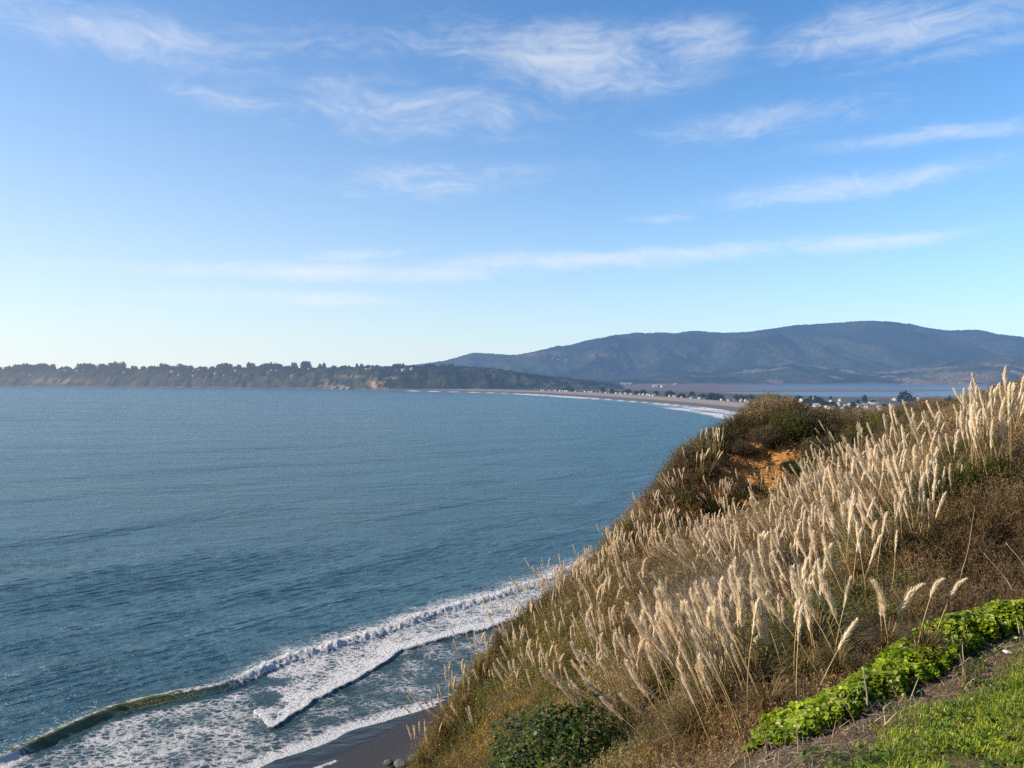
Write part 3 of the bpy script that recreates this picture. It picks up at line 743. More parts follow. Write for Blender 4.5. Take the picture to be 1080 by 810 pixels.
def pampas(base, n, lean, spread, L, ps=1.0, tuft=1, ts=1.0, label=None, group=None, droop=0.0, lodge=6):
    """a clump: leaf fountain, stalks, each carrying its plume; lean in degrees (+ = toward the right)"""
    r = empty('pampas_grass', Vector(base))
    tag(r, label, 'pampas grass', group, 'thing')
    lf = bpy.data.objects.new('leaves', TUFTS[tuft][int(rng.integers(2))]); COL.objects.link(lf); lf.parent = r; lf.location.z = .22
    lf.rotation_euler = (0, 0, rnd(0, 6)); lf.scale = (ts, ts, ts * rnd(.85, 1.1))
    for i in range(n):
        li = int(np.argmin([abs(q - L * rnd(.72, 1.15)) for q in STALK_L]))
        me, tip, ang = STALKS[li * 2 + int(rng.integers(2))]
        st = bpy.data.objects.new('stalk', me); COL.objects.link(st); st.parent = r
        a = rnd(0, 2 * math.pi); rr = spread * math.sqrt(rnd(0, 1))
        st.location = (rr * math.cos(a), rr * math.sin(a), 0)
        # lean sideways (about y) with scatter; the stalk's own bow points along the lean
        th = R(lean * .8 + rng.normal(0, lodge) + 16 * math.cos(a) * rr / max(spread, .1) * .6); ph = R(rng.normal(0, lodge * .8) - 5 * math.sin(a))
        flip = 0 if rnd(0, 1) < .5 + lean / 60 else math.pi
        st.rotation_euler = (Matrix.Rotation(th, 3, 'Y') @ Matrix.Rotation(-ph, 3, 'X') @ Matrix.Rotation(flip, 3, 'Z')).to_euler()
        pl = bpy.data.objects.new('plume', PLUMES[int(rng.choice(9, p=[.18, .18, .18, .13, .12, .11, .05, .03, .02]))]); COL.objects.link(pl); pl.parent = st
        pl.location = tip; q = ps * rnd(.62, 1.2); pl.scale = (q * rnd(.85, 1.1), q * rnd(.85, 1.1), q)
        pl.rotation_euler = (Matrix.Rotation(ang, 3, 'Y') @ Matrix.Rotation(-flip + rng.normal(0, .5), 3, 'Z')).to_euler()
        NPL[0] += 1
    return r
BASES = []
def clump(px, py, n, lean, spread, L, ps=1.0, tuft=1, ts=1.0, label=None, group=None, lodge=8, y0=3.0):
    b = cast(px, py, y0); b[2] -= .12
    BASES.append(b[:2])
    return pampas(b, n, lean, spread, L, ps, tuft, ts, label, group, lodge=lodge)
for a in [
    # px, py of the foot, plumes, lean, spread, stalk, plume size, leaf colour, leaf size
    (1046, 480, 9, -3, .34, 1.6, 1.1, 1, 1.1, 'tallest pampas clump on the skyline, cream plumes standing against the dark hills'),
    (1072, 484, 8, 3, .32, 1.6, 1.15, 1, 1.0, 'pampas clump at the right picture edge with upright cream plumes above the lagoon shore'),
    (1012, 488, 6, -2, .3, 1.35, 1.0, 1, 1.0, 'few-plumed pampas clump just left of the tallest skyline clump'),
    (990, 496, 8, -7, .34, 1.35, 1.05, 0, 1.1, 'green-leaved pampas clump with bent plumes left of the tallest skyline clump'),
    (942, 498, 10, -8, .38, 1.6, 1.1, 1, 1.0, 'dense pampas clump with a tight sheaf of plumes below the dark tree by the lagoon'),
    (968, 502, 9, -1, .38, 1.6, 1.05, 1, 1.0, 'pampas clump with upright plumes in front of the village roofs'),
    (918, 514, 9, -26, .35, 1.15, 1.05, 2, .9, 'pampas clump leaning left on the ridge with rust-tinged dry leaves'),
    (1062, 514, 9, -4, .35, 1.45, 1.2, 1, 1.2, 'tall pampas clump at the right edge above the brown bank'),
    (1034, 522, 9, -6, .38, 1.35, 1.15, 0, 1.3, 'pampas clump with green leaf fountain at the top edge of the brown bank'),
    (1006, 524, 9, -8, .38, 1.3, 1.15, 1, 1.1, 'leaning pampas clump between the leafy green clumps of the brown bank'),
    (1028, 498, 8, -2, .32, 1.5, 1.15, 1, 1.1, 'pampas clump with a tall bundle of plumes just below the tallest skyline clump'),
    (1056, 494, 8, 0, .32, 1.5, 1.15, 1, 1.1, 'pampas clump with crossing stalks between the two tall clumps at the right edge'),
    (896, 552, 10, -14, .42, 1.3, 1.1, 1, 1.0, 'full pampas clump of long stalks above the middle of the slope'),
    (938, 560, 10, -10, .42, 1.3, 1.15, 1, 1.0, 'full pampas clump left of the brown bank, tops crossing the skyline shrubs'),
    (962, 588, 13, -4, .40, 1.05, 1.1, 1, 1.0, 'very dense pampas clump of tall thin plumes beside the brown scrub bank'),
    (930, 600, 12, -16, .40, .95, 1.05, 1, .9, 'pampas clump fanning left just below the very dense tall clump'),
    (985, 548, 9, -14, .35, 1.0, 1.0, 0, 1.2, 'pampas clump with a big green leaf fountain at the top of the brown bank'),
    (1008, 540, 3, -20, .30, .8, .85, 0, 1.3, 'mostly leafy green pampas clump with three short plumes at the brown bank'),
    (884, 540, 8, -22, .45, 1.25, 1.05, 0, 1.0, 'pampas clump in mid slope above a patch of lime green leaves'),
    (856, 560, 6, -34, .40, 1.15, 1.0, 1, 1.0, 'pampas clump tilted strongly left on the grey shrub slope right of the orange bare earth'),
    (832, 582, 7, -26, .45, 1.25, 1.0, 1, 1.0, 'pampas clump tilted left directly below the orange bare earth'),
    (838, 590, 7, -8, .45, 1.15, 1.0, 1, .9, 'pampas clump with loosely spread plumes two clumps below the orange bare earth'),
    (905, 648, 7, -3, .35, 1.1, 1.15, 1, .8, 'pampas clump of long pale plumes left of the flag-like ragged plumes'),
    (868, 650, 7, -10, .40, 1.05, 1.1, 1, .8, 'pampas clump with well separated plumes in the middle of the grey brown slope'),
    (826, 640, 7, -10, .45, 1.1, 1.05, 2, .8, 'thin pampas clump with dry leaves beside the pale dead twigs'),
    (786, 622, 8, -18, .50, 1.2, 1.0, 2, .8, 'pampas clump swept left above the pale dead twigs'),
    (748, 612, 9, -36, .50, 1.15, 1.0, 2, .9, 'pampas clump with a crowded sheaf swept almost flat to the left'),
    (722, 580, 7, -20, .55, 1.3, 1.0, 1, .9, 'pampas clump below the dark gully left of the swept-flat sheaf'),
    (700, 655, 8, -14, .50, 1.1, .95, 2, .8, 'short pampas clump left of the pale dead twigs in the shadowed hollow'),
    (690, 752, 18, -13, .50, 1.15, 1.0, 2, 1.0, 'large bushy pampas clump with many plumes right above the dark green bush'),
    (712, 738, 13, 0, .40, 1.1, 1.0, 1, 1.0, 'pampas clump with straight upright plumes right of the large bushy clump'),
    (662, 772, 16, -38, .45, .95, 1.0, 2, .9, 'low pampas clump leaning far left over the dark green bush'),
    (772, 762, 19, -17, .45, 1.0, 1.2, 2, .9, 'thick golden pampas clump of heavy plumes in the lower foreground'),
    (800, 742, 10, -10, .40, 1.1, 1.1, 2, .8, 'pampas clump of pale plumes just right of the thick golden clump'),
    (738, 796, 10, -28, .40, .9, 1.0, 2, .8, 'short scruffy pampas clump at the lower picture edge left of the leafy green strip'),
    (848, 728, 4, -4, .30, 1.0, 1.2, 1, .6, 'pampas clump of four separate plumes above the lower end of the leafy green strip'),
    (884, 722, 3, -18, .22, .9, 1.1, 2, .5, 'three stubby pampas plumes close to the leafy green strip'),
    (722, 536, 13, -22, .6, 1.70, 1.0, 0, 1.5, 'big leafy pampas clump on the cliff edge with plumes over the sea'),
    (750, 488, 13, -4, .7, 1.85, 1.0, 1, 1.2, 'pampas clump topping the sea cliff left of the rounded ridge shrub'),
    (738, 510, 9, 2, .4, 1.70, 1.05, 1, 1.2, 'small pampas clump on the cliff edge between the big leafy clump and the ridge shrub'),
    (692, 560, 11, -12, .5, 1.65, 1.0, 1, 1.2, 'pampas clump on the cliff edge below the big leafy clump'),
    (655, 596, 13, -14, .6, 1.65, 1.0, 1, 1.0, 'pampas clump on the cliff edge where the surf line meets the slope'),
    (622, 622, 12, -18, .6, 1.60, 1.0, 1, 1.0, 'pampas clump leaning over the white surf at its upper end'),
    (590, 636, 13, -6, .6, 1.60, 1.05, 2, .9, 'upright row-like pampas clump standing against the white surf'),
    (562, 652, 7, -20, .4, 1.45, 1.0, 1, .9, 'sparse pampas clump with a bent plume pointing at the breaking wave'),
    (528, 678, 9, -6, .5, 1.50, .95, 1, .9, 'tan pampas clump in front of the second line of foam'),
    (508, 716, 11, -8, .5, 1.50, 1.0, 2, .9, 'pampas clump silhouetted against the shallow water'),
    (486, 752, 12, -8, .5, 1.45, 1.0, 2, .9, 'close-packed pampas clump beside the last foam before the wet sand'),
    (468, 778, 10, -34, .45, 1.45, 1.0, 2, .9, 'pampas clump with drooping plumes bent toward the wet sand'),
    (448, 812, 8, -8, .4, 1.30, 1.0, 2, .9, 'lowest pampas clump by the dark sand at the bottom of the slope'),
    (596, 745, 5, 0, .35, 1.1, 1.1, 0, 1.0, 'pampas clump of stiff brownish plumes behind the dark green bush'),
    (620, 752, 4, 1, .25, 1.1, 1.0, 0, 1.0, 'dark-stemmed pampas clump in the shade behind the dark green bush'),
    (650, 660, 6, -14, .5, 1.1, .95, 1, .9, 'pampas clump halfway down the slope above the olive scrub'),
    (604, 690, 4, -6, .5, 1.0, .95, 1, .8, 'little pampas clump alone in the olive scrub'),
]:
    clump(*a)
# ragged wind-blown plumes beside the strip
for px, py, n, ps, lb in [(974, 702, 2, .72, 'two ragged flag-like pampas plumes on thin stalks beside the leafy strip'), (936, 694, 3, .85, 'heavy shaggy pampas plumes blown to the right, left of the ragged flag-like pair')]:
    r = clump(px, py, n, 4, .15, .8 if n == 2 else .55, ps, 2, .5, lb, lodge=3)
    for st in r.children:
        for pl in st.children: pl.data = PLUMES[8]; pl.rotation_euler.z = 0
# the rest: plants nothing tells apart, zone by zone
zones = [
    ('cream plumed pampas clumps crowding the middle of the grey brown slope', 'pampas clumps scattered over the middle slope', [(690, 560), (860, 500), (975, 520), (985, 590), (930, 640), (820, 640), (720, 640), (690, 600)], 58, (5, 10), -12, 1.1),
    ('small pampas clump among the dark shrubs of the upper slope', 'pampas clumps scattered over the upper slope', [(850, 500), (890, 470), (925, 480), (930, 520), (870, 530)], 11, (3, 7), -20, 1.2),
    ('sparse pampas clump half sunk in the olive scrub of the lower slope', 'pampas clumps scattered over the lower slope', [(530, 700), (620, 650), (680, 640), (660, 720), (560, 760), (490, 790)], 18, (4, 8), -10, 1.1),
    ('pampas clump with short dry plumes in the brown foreground scrub', 'pampas clumps in the foreground scrub', [(720, 700), (830, 660), (900, 680), (860, 720), (800, 780), (740, 770)], 13, (4, 8), -16, .9),
    ('pampas clumps fringing the cliff edge above the surf', 'pampas clumps along the cliff edge', [(555, 668), (600, 632), (650, 600), (700, 560), (718, 566), (665, 622), (615, 660), (570, 690)], 22, (5, 9), -10, 1.4)]
for lb, gp, poly, cnt, nn, lean, L in zones:
    poly = np.array(poly, float); k = 0; tries = 0
    while k < cnt and tries < 400:
        tries += 1
        px = rnd(poly[:, 0].min(), poly[:, 0].max()); py = rnd(poly[:, 1].min(), poly[:, 1].max())
        if not poly_in(np.array([px]), np.array([py]), poly)[0]: continue
        b = cast(px, py)
        if min(np.hypot(b[0] - q[0], b[1] - q[1]) for q in BASES) < (.75 if tries < 250 else .45): continue
        clump(px, py, int(rng.integers(nn[0], nn[1] + 1)), lean + rng.normal(0, 8), rnd(.25, .5), L * rnd(.9, 1.15), rnd(.9, 1.1), int(rng.choice([0, 1, 1, 2])), rnd(.6, 1.0), 'one of the ' + lb.replace('clump ', 'clumps ') if 'clumps' not in lb else 'one of the ' + lb, gp)
        k += 1
print('plumes', NPL[0])

# -- scrub: twiggy sprigs over the whole slope
def sprig(seed, leaves, lw, ll, twigs=4, h=.42, bushy=1.0):
    g = np.random.default_rng(seed); v = []; f = []; t = []; isleaf = []
    def quad(a, b, w, c, lf):
        d = b - a; s = np.cross(d, g.normal(size=3)); s = s / (np.linalg.norm(s) + 1e-9) * w
        i = len(v); v.extend([a - s * .35, a + s * .35, a + d * .6 + s, b, a + d * .6 - s]); f.append([i, i + 1, i + 2, i + 4]); t.append([i + 4, i + 2, i + 3])
        isleaf.extend([c] * 5)
    for k in range(twigs):
        d = np.array([g.normal(0, .38 * bushy), g.normal(0, .38 * bushy), 1.0]); d /= np.linalg.norm(d)
        o = np.array([g.normal(0, .06), g.normal(0, .06), 0]); L = h * g.uniform(.6, 1.15)
        quad(o, o + d * L, .0042, .8, 0)
        for q in range(leaves):
            p0 = o + d * L * g.uniform(.25, 1.0); e = d * .6 + g.normal(0, .6, 3); e /= np.linalg.norm(e)
            quad(p0, p0 + e * ll * g.uniform(.6, 1.3), lw * g.uniform(.6, 1.2), g.uniform(.75, 1.25), 1)
    tri = np.array(t); q4 = np.array(f)
    return np.array(v), q4, tri, np.repeat(np.array(isleaf)[:, None], 3, 1)
SPR = [sprig(700 + i, 6, .011, .05) for i in range(5)]
BARE = [sprig(740 + i, 2, .004, .16, 5, .45, 1.3) for i in range(3)]
def add_sprigs(S, T, P_, sc, colr, tilt=.5):
    n = len(P_)
    if n == 0: return
    which = rng.integers(0, len(T), n)
    for k in range(len(T)):
        w_ = which == k
        if not w_.any(): continue
        tv, q4, t3, tcol = T[k]; m_ = int(w_.sum())
        rz = rng.uniform(0, 6.28, m_); tl = np.abs(rng.normal(0, tilt, m_)); td = rng.uniform(0, 6.28, m_)
        v, f, c = scatter(tv, q4, P_[w_], rz, tl, td, sc[w_], tcol, colr[w_])
        o = S.n; S.add(v, f, c)
        S.f3.append((t3[None] + (np.arange(m_) * len(tv))[:, None, None]).reshape(-1, 3) + o)
def lump(x, y): 
    return np.clip(1.25 - np.abs(2 * fbm(x * .55 + 3, y * .55, 801, 3) - 1) * 2.4, 0, 1) * .55 + fbm(x * 1.6, y * 1.6, 805, 3) * .45
NC = 560000
cx = rng.uniform(-9, 27, NC); cy = rng.uniform(4.5, 53, NC)
pxx = cx / cy * F + CX
keep = (pxx > 330) & (pxx < 1260)
keep &= rng.random(NC) < np.clip((11.0 / cy) ** 1.15, .0, 1)
cx, cy = cx[keep], cy[keep]
sB = polydist(cx, cy, BND)[1]; eS = edge_s(cx, cy); eM = earth_mask(cx, cy)
bb_ = cast(602, 838, 8); eMf = np.maximum.reduce([earth_mask(cx * k_, cy * k_) for k_ in (1.0, 1.012, 1.024, 1.036, 1.05)])
keep = (np.hypot(cx - bb_[0], cy - bb_[1]) > 1.05) & (sB > -2.2) & (eS < -.35) & ((eMf < .35) | (rng.random(len(cx)) < .05))
cx, cy, eS = cx[keep], cy[keep], eS[keep]
lh = lump(cx, cy); h0 = hill_z(cx, cy)
lowedge = sstep(-.3, -2.2, eS)
hh = (.08 + .95 * lh * (.55 + .45 * sstep(10, 22, cy))) * (.25 + .75 * lowedge)
sB2 = polydist(cx, cy, BND)[1]; hh = hh * (.45 + .55 * sstep(-1.0, 4.0, sB2))
cz = h0 + hh * rng.uniform(.35, 1.0, len(cx)) - .2
pxx = cx / cy * F + CX; pyy = HY - (h0 - EYE) / cy * F
rust = np.array((.112, .080, .044)); ochre = np.array((.150, .118, .045)); olive = np.array((.080, .080, .026)); greyb = np.array((.135, .105, .075)); dgreen = np.array((.038, .045, .016)); greyv = np.array((.20, .165, .125))
nA = fbm(cx * .42, cy * .42, 811, 4); nB = fbm(cx * .8, cy * .8, 815, 3)
cc = mixc(greyb, rust, sstep(.40, .60, nA))
lowleft = sstep(720, 620, pxx) * sstep(600, 680, pyy)
cc = cc * (1 - lowleft)[:, None] + mixc(ochre, olive, sstep(.35, .65, nB)) * lowleft[:, None]
up = sstep(560, 480, pyy) * sstep(1010, 960, pxx)
cc = cc * (1 - up * .8)[:, None] + (up * .8)[:, None] * mixc(dgreen, greyb * .75, sstep(.4, .65, nA))
rb = sstep(930, 1000, pxx) * sstep(500, 560, pyy)
cc = cc * (1 - rb)[:, None] + rb[:, None] * mixc(rust * .72, np.array((.078, .058, .036)), nB)
gsp = sstep(.62, .72, fbm(cx * .5 + 40, cy * .5, 821, 3))
cc = mixc(cc, np.array((.075, .095, .022)), gsp * .7 * (1 - rb))
pale = sstep(.60, .68, fbm(cx * .45 + 90, cy * .45, 825, 3)) * (1 - rb) * .6
cc = mixc(cc, greyv, pale)
cc = cc * rng.uniform(.6, 1.45, len(cx))[:, None] * np.array([2.5, 2.28, 1.80])[None] * (.34 + .98 * lh)[:, None]  # last factor paints shade into the hollows between lumps
S = Soup()
sz = (.55 + .75 * sstep(8, 34, cy)) * rng.uniform(.7, 1.3, len(cx))
bare = rng.random(len(cx)) < .16
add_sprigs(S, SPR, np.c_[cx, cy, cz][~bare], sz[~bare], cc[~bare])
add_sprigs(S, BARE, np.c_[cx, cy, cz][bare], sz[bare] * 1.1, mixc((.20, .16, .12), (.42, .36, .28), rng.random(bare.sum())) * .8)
# the tangle of pale dead twigs in mid slope
tp = np.array([cast(px, py) for px, py in zip(rng.uniform(695, 800, 90), rng.uniform(615, 672, 90))])
tp = tp[np.repeat(np.arange(90), 9)] + rng.normal(0, .28, (810, 3)) * [1, 1, .3]
tp[:, 2] = hill_z(tp[:, 0], tp[:, 1]) + rng.uniform(.1, .55, 810)
add_sprigs(S, BARE, tp, rng.uniform(.8, 1.3, 810), mixc((.20, .17, .13), (.40, .35, .28), rng.random(810)), .8)
print('sprigs', len(cx), 'verts', S.n)
tag(link('scrub', S.mesh('scrub'), [M['scrub']]), 'dry brown and olive coastal scrub covering the whole slope', 'scrub', kind='stuff')

# -- single shrubs: lumpy crowns of sprigs with stems
def shrub_parts(seed, n, cols_, rad=(1, 1, .8), T=SPR, ssz=1.3):
    g = np.random.default_rng(seed)
    d = g.normal(size=(n, 3)); d[:, 2] = np.abs(d[:, 2]) * .9 + .05; d /= np.linalg.norm(d, axis=1)[:, None]
    a = np.arctan2(d[:, 1], d[:, 0])
    rr = (.72 + .5 * fbm(d[:, 0] * 1.8 + 5 + seed, d[:, 2] * 1.8 + a * .6, seed, 3)) * g.uniform(.72, 1.0, n)
    p = d * rr[:, None] * np.array(rad)
    S = Soup()
    colr = mixc(cols_[0], cols_[1], g.random(n)) * (1.35 + .95 * fbm(p[:, 0] * 3, p[:, 1] * 3 + p[:, 2] * 2, seed + 3, 3))[:, None]
    add_sprigs(S, T, p - np.array([0, 0, .15]), np.full(n, ssz) * g.uniform(.7, 1.2, n), colr, .75)
    me = S.mesh('crown'); me.materials.append(M['scrub'])
    S = Soup()
    for k in range(6):
        q = np.array([g.normal(0, .45), g.normal(0, .45), rad[2] * g.uniform(.5, .8)]); t = np.linspace(0, 1, 5)[:, None]
        v, f = tube(np.array([0, 0, -.3]) + (q + [0, 0, .3]) * t + np.array([0, 0, 0.0]), np.linspace(.03, .008, 5), 5); S.add(v, f, (.10, .075, .05))
    m2 = S.mesh('stem'); m2.materials.append(M['bark'])
    return me, m2
SH = [shrub_parts(901, 900, ((.040, .045, .016), (.098, .092, .034))), shrub_parts(902, 800, ((.045, .036, .024), (.115, .090, .062))), shrub_parts(903, 800, ((.028, .034, .014), (.060, .060, .026))), shrub_parts(904, 800, ((.085, .060, .030), (.16, .115, .06)))]
def shrub(px, py, kind, s, label, group=None, sz=1.0):
    b = cast(px, py); r = empty('shrub', Vector((b[0], b[1], b[2] - .1 * s)), rnd(0, 6.28))
    r.scale = (s, s, s * sz); tag(r, label, 'shrub', group)
    for nm, me in zip(('crown', 'stem'), SH[kind]):
        o = bpy.data.objects.new(nm, me); COL.objects.link(o); o.parent = r
for a in [
    (834, 456, 0, 1.15, 'rounded olive green shrub crowning the ridge above the orange bare earth', None, 1.15),
    (806, 464, 1, .95, 'grey brown shrub on the left shoulder of the rounded ridge shrub', None, .9),
    (782, 476, 1, .85, 'grey brown shrub at the upper left rim of the orange bare earth', None, .8),
    (866, 478, 1, 1.3, 'brown twiggy shrub right of the rounded ridge shrub', None, .8),
    (905, 474, 0, 1.4, 'olive shrub on the ridge below the village roofs', None, .8),
    (884, 470, 3, .9, 'low tan shrub on the ridge between the two olive shrubs', None, .8),
    (811, 472, 2, .36, 'small very dark shrub inside the top of the orange bare earth', None, .9),
    (838, 496, 2, .8, 'dark shrub at the right rim of the orange bare earth', None, .8),
    (794, 516, 1, .40, 'grey shrub growing over the lower middle of the orange bare earth', None, .7),
    (820, 528, 2, .7, 'very dark shrub at the lower right of the orange bare earth', None, .8),
    (744, 498, 1, .7, 'dark brown shrub at the left rim of the orange bare earth', None, .9),
    (746, 538, 2, .7, 'dark shrub in the gully left of the lower orange earth', None, .9),
    (1032, 486, 0, .8, 'olive bush on the skyline under the tallest pampas plumes', None, .8),
    (1074, 486, 3, .8, 'brown bush at the right picture edge below the upright plumes', None, .8),
    (958, 566, 0, .75, 'olive green shrub behind the very dense tall pampas clump', None, .9),
    (840, 700, 0, .45, 'grey green shrub in the lower slope above the leafy strip', None, 1.0),
]: shrub(*a)
for i in range(22):
    zones2 = [((850, 950), (480, 540), 'dark shrub of the upper slope half hidden by pampas plumes', 'shrubs of the upper slope', (1, 2, 0)), ((560, 700), (640, 720), 'olive brown shrub of the lower slope in the scrub', 'shrubs of the lower slope', (0, 3, 0)), ((700, 900), (560, 660), 'brown shrub of the middle slope among pampas plumes', 'shrubs of the middle slope', (1, 3, 1))][i % 3]
    shrub(rnd(*zones2[0]), rnd(*zones2[1]), int(rng.choice(zones2[4])), rnd(.45, .85), zones2[2], zones2[3], .8)

# -- the glossy dark bush at the bottom
def leaf_shape(L, W, cup=.12):
    v = np.array([(0, 0, 0), (-W * .8, L * .35, cup * W), (W * .8, L * .35, cup * W), (-W, L * .62, cup * W), (W, L * .62, cup * W), (0, L * .45, 0), (0, L, -.1 * L)])
    f = np.array([[0, 5, 1, 1], [0, 2, 5, 5]]); 
    q = np.array([[0, 2, 4, 5], [0, 5, 3, 1], [5, 4, 6, 3]])
    return v, q
def leafy_crown(seed, n, rad, L, W, cols_, mat, name='crown', inner=.55):
    g = np.random.default_rng(seed)
    d = g.normal(size=(n, 3)); d[:, 2] = np.where(d[:, 2] < 0, d[:, 2] * .5, d[:, 2]); d /= np.linalg.norm(d, axis=1)[:, None]
    rr = (.62 + .75 * fbm(d[:, 0] * 2.4 + 9, d[:, 1] * 2.4 + d[:, 2] * 1.7, seed, 3)) * (inner + (1 - inner) * g.random(n) ** .5)
    p = d * rr[:, None] * np.array(rad)
    tv, tf = leaf_shape(L, W)
    v, f, c = scatter(tv, tf, p, g.uniform(0, 6.28, n), np.abs(g.normal(.5, .5, n)), np.arctan2(d[:, 1], d[:, 0]) + g.normal(0, .6, n), g.uniform(.7, 1.25, n), None, mixc(cols_[0], cols_[1], g.random(n) ** 1.5))
    S = Soup(); S.add(v, f, c); me = S.mesh(name); me.materials.append(mat); return me
b = cast(602, 838, 8); bush = empty('glossy_bush', Vector((b[0] + .0, b[1] + .0, b[2] - .1)))
tag(bush, 'dark glossy green leafy bush at the bottom edge of the slope', 'bush')
g_ = link('crown', leafy_crown(950, 9000, (1.15, .95, 1.0), .075, .022, ((.010, .026, .004), (.10, .165, .022)), M['glossy']), None, bush); g_.location = (0, 0, .45)
S = Soup()
for k in range(7):
    q = np.array([rng.normal(0, .4), rng.normal(0, .35), 1.0]); t = np.linspace(0, 1, 6)[:, None]
    v, f = tube(np.array([0, 0, -.3]) + q * t, np.linspace(.035, .008, 6), 6); S.add(v, f, (.07, .05, .035))
link('stem', S.mesh('stem'), [M['bark']], bush)

# -- strip of round bright leaves along the edge of the verge
N = 46000
arc = rng.uniform(0, 1, N)
seg = np.cumsum(np.r_[0, np.hypot(*np.diff(EDGE, axis=0).T)])
tt = 2.6 + arc * 8.3
ex = np.interp(tt, seg, EDGE[:, 0]); ey = np.interp(tt, seg, EDGE[:, 1])
tx = np.interp(tt + .1, seg, EDGE[:, 0]) - np.interp(tt - .1, seg, EDGE[:, 0]); ty = np.interp(tt + .1, seg, EDGE[:, 1]) - np.interp(tt - .1, seg, EDGE[:, 1])
ln_ = np.hypot(tx, ty); tx /= ln_; ty /= ln_
off = rng.uniform(-1, 1, N)
wd = .30 * (.25 + .8 * fbm(tt * 1.7, tt * 0, 961, 4) + .8 * fbm(tt * 7, off * 1.5, 962, 3)) * (.45 + .55 * sstep(2.3, 3.6, tt)) + .03
lx = ex + (-ty) * (off * wd + .30); ly = ey + tx * (off * wd + .30)
prof_ = np.sqrt(np.clip(1 - off ** 2, 0, 1))
hz = (.235 + .09 * sstep(4, 8, tt)) * prof_ * np.clip(.5 + .7 * fbm(lx * 3.2, ly * 3.2, 963, 4), .08, 1.3) * (.4 + .6 * sstep(2.3, 3.6, tt))
lz = hill_z(lx, ly)
# the far side rolls over the edge: keep the mound's top level there
lz = np.maximum(lz, hill_z(ex, ey) - .25) + hz * rng.uniform(.55, 1.05, N) + .02
a = np.linspace(0, 2 * np.pi, 8)[:-1]
tv = np.vstack([[0, 0, -.12]] + [[np.cos(q) * (.88 + .12 * np.cos(3 * q)), np.sin(q), .06 * np.cos(2 * q)] for q in a]) * .0225
tf = np.array([[0, i + 1, (i + 1) % 7 + 1] for i in range(7)])
colr = mixc((.10, .19, .010), (.44, .54, .03), rng.random(N))
yel = rng.random(N) < .07; colr[yel] = (.62, .66, .22)
kp = fbm(lx * 5, ly * 5, 967, 3) > .31 + .06 * np.abs(off)
lx, ly, lz, colr = lx[kp], ly[kp], lz[kp], colr[kp]; N = len(lx); colr = colr * (.55 + .9 * fbm(lx * 4, ly * 4, 968, 3))[:, None]
v, f, c = scatter(tv, tf, np.c_[lx, ly, lz], rng.uniform(0, 6.28, N), np.abs(rng.normal(.45, .5, N)), rng.normal(math.pi * .95, 1.4, N), rng.uniform(.6, 1.35, N), None, colr)
S = Soup(); S.add(v, f, c)
tag(link('leafy_groundcover', S.mesh('leafy_groundcover'), [M['leaf']]), 'strip of bright green round leaves along the edge of the grass verge', 'ground cover', kind='stuff')

# -- grass of the verge, straw, sticks
N = 420000
lx = rng.uniform(.3, 11, N); ly = rng.uniform(3.6, 11.5, N); e = edge_s(lx, ly)
nz = fbm(lx * 1.1, ly * 1.1, 971, 4); nf = fbm(lx * 4, ly * 4, 975, 3)
dens = sstep(.30, .55, e + (nz - .5) * .7) * sstep(.28, .42, nf + .08) + .08 * sstep(.1, .3, e)
bp = PZ(1025, 792, EYE - 2.75); dens *= sstep(.10, .55, np.hypot((lx - bp[0]) / 1.5, (ly - bp[1]) / .8) + (nf - .5) * .3)
keep = (rng.random(N) < dens) & (lx / ly * F + CX < 1250) & (lx / ly * F + CX > 640)
lx, ly, nz, e = lx[keep], ly[keep], nz[keep], e[keep]; n = len(lx)
hgt_ = (.015 + .10 * fbm(lx * 2.4, ly * 2.4, 977, 4) ** 1.3) * rng.uniform(.6, 1.5, n)
th = rng.uniform(0, 6.28, n); bend = rng.uniform(.2, 1.3, n); w_ = rng.uniform(.0022, .0042, n)
bx, by = np.cos(th), np.sin(th)
p0 = np.c_[lx, ly, hill_z(lx, ly) - .005]
sdv = np.c_[-by * w_, bx * w_, 0 * w_]
p1 = p0 + np.c_[bx * hgt_ * bend * .35, by * hgt_ * bend * .35, hgt_ * .62]; p2 = p0 + np.c_[bx * hgt_ * bend, by * hgt_ * bend, hgt_ * (1.05 - .5 * bend)]
v = np.stack([p0 - sdv, p0 + sdv, p1 + sdv * .8, p1 - sdv * .8, p2], 1).reshape(-1, 3); b_ = np.arange(n)[:, None] * 5
c = mixc((.19, .30, .016), (.68, .80, .06), np.clip(rng.random(n) * .7 + (nz - .35), 0, 1)); dry = rng.random(n) < .10 + .35 * sstep(.7, .3, e); c[dry] = mixc((.34, .27, .14), (.55, .46, .27), rng.random(dry.sum()))
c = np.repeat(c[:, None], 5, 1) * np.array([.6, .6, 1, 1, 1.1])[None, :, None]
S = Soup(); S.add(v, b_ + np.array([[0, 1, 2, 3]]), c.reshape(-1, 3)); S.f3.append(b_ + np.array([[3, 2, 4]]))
tag(link('grass', S.mesh('grass'), [M['leaf']]), 'short bright green grass of the verge at the lower right', 'grass', kind='stuff')
print('grass', n)
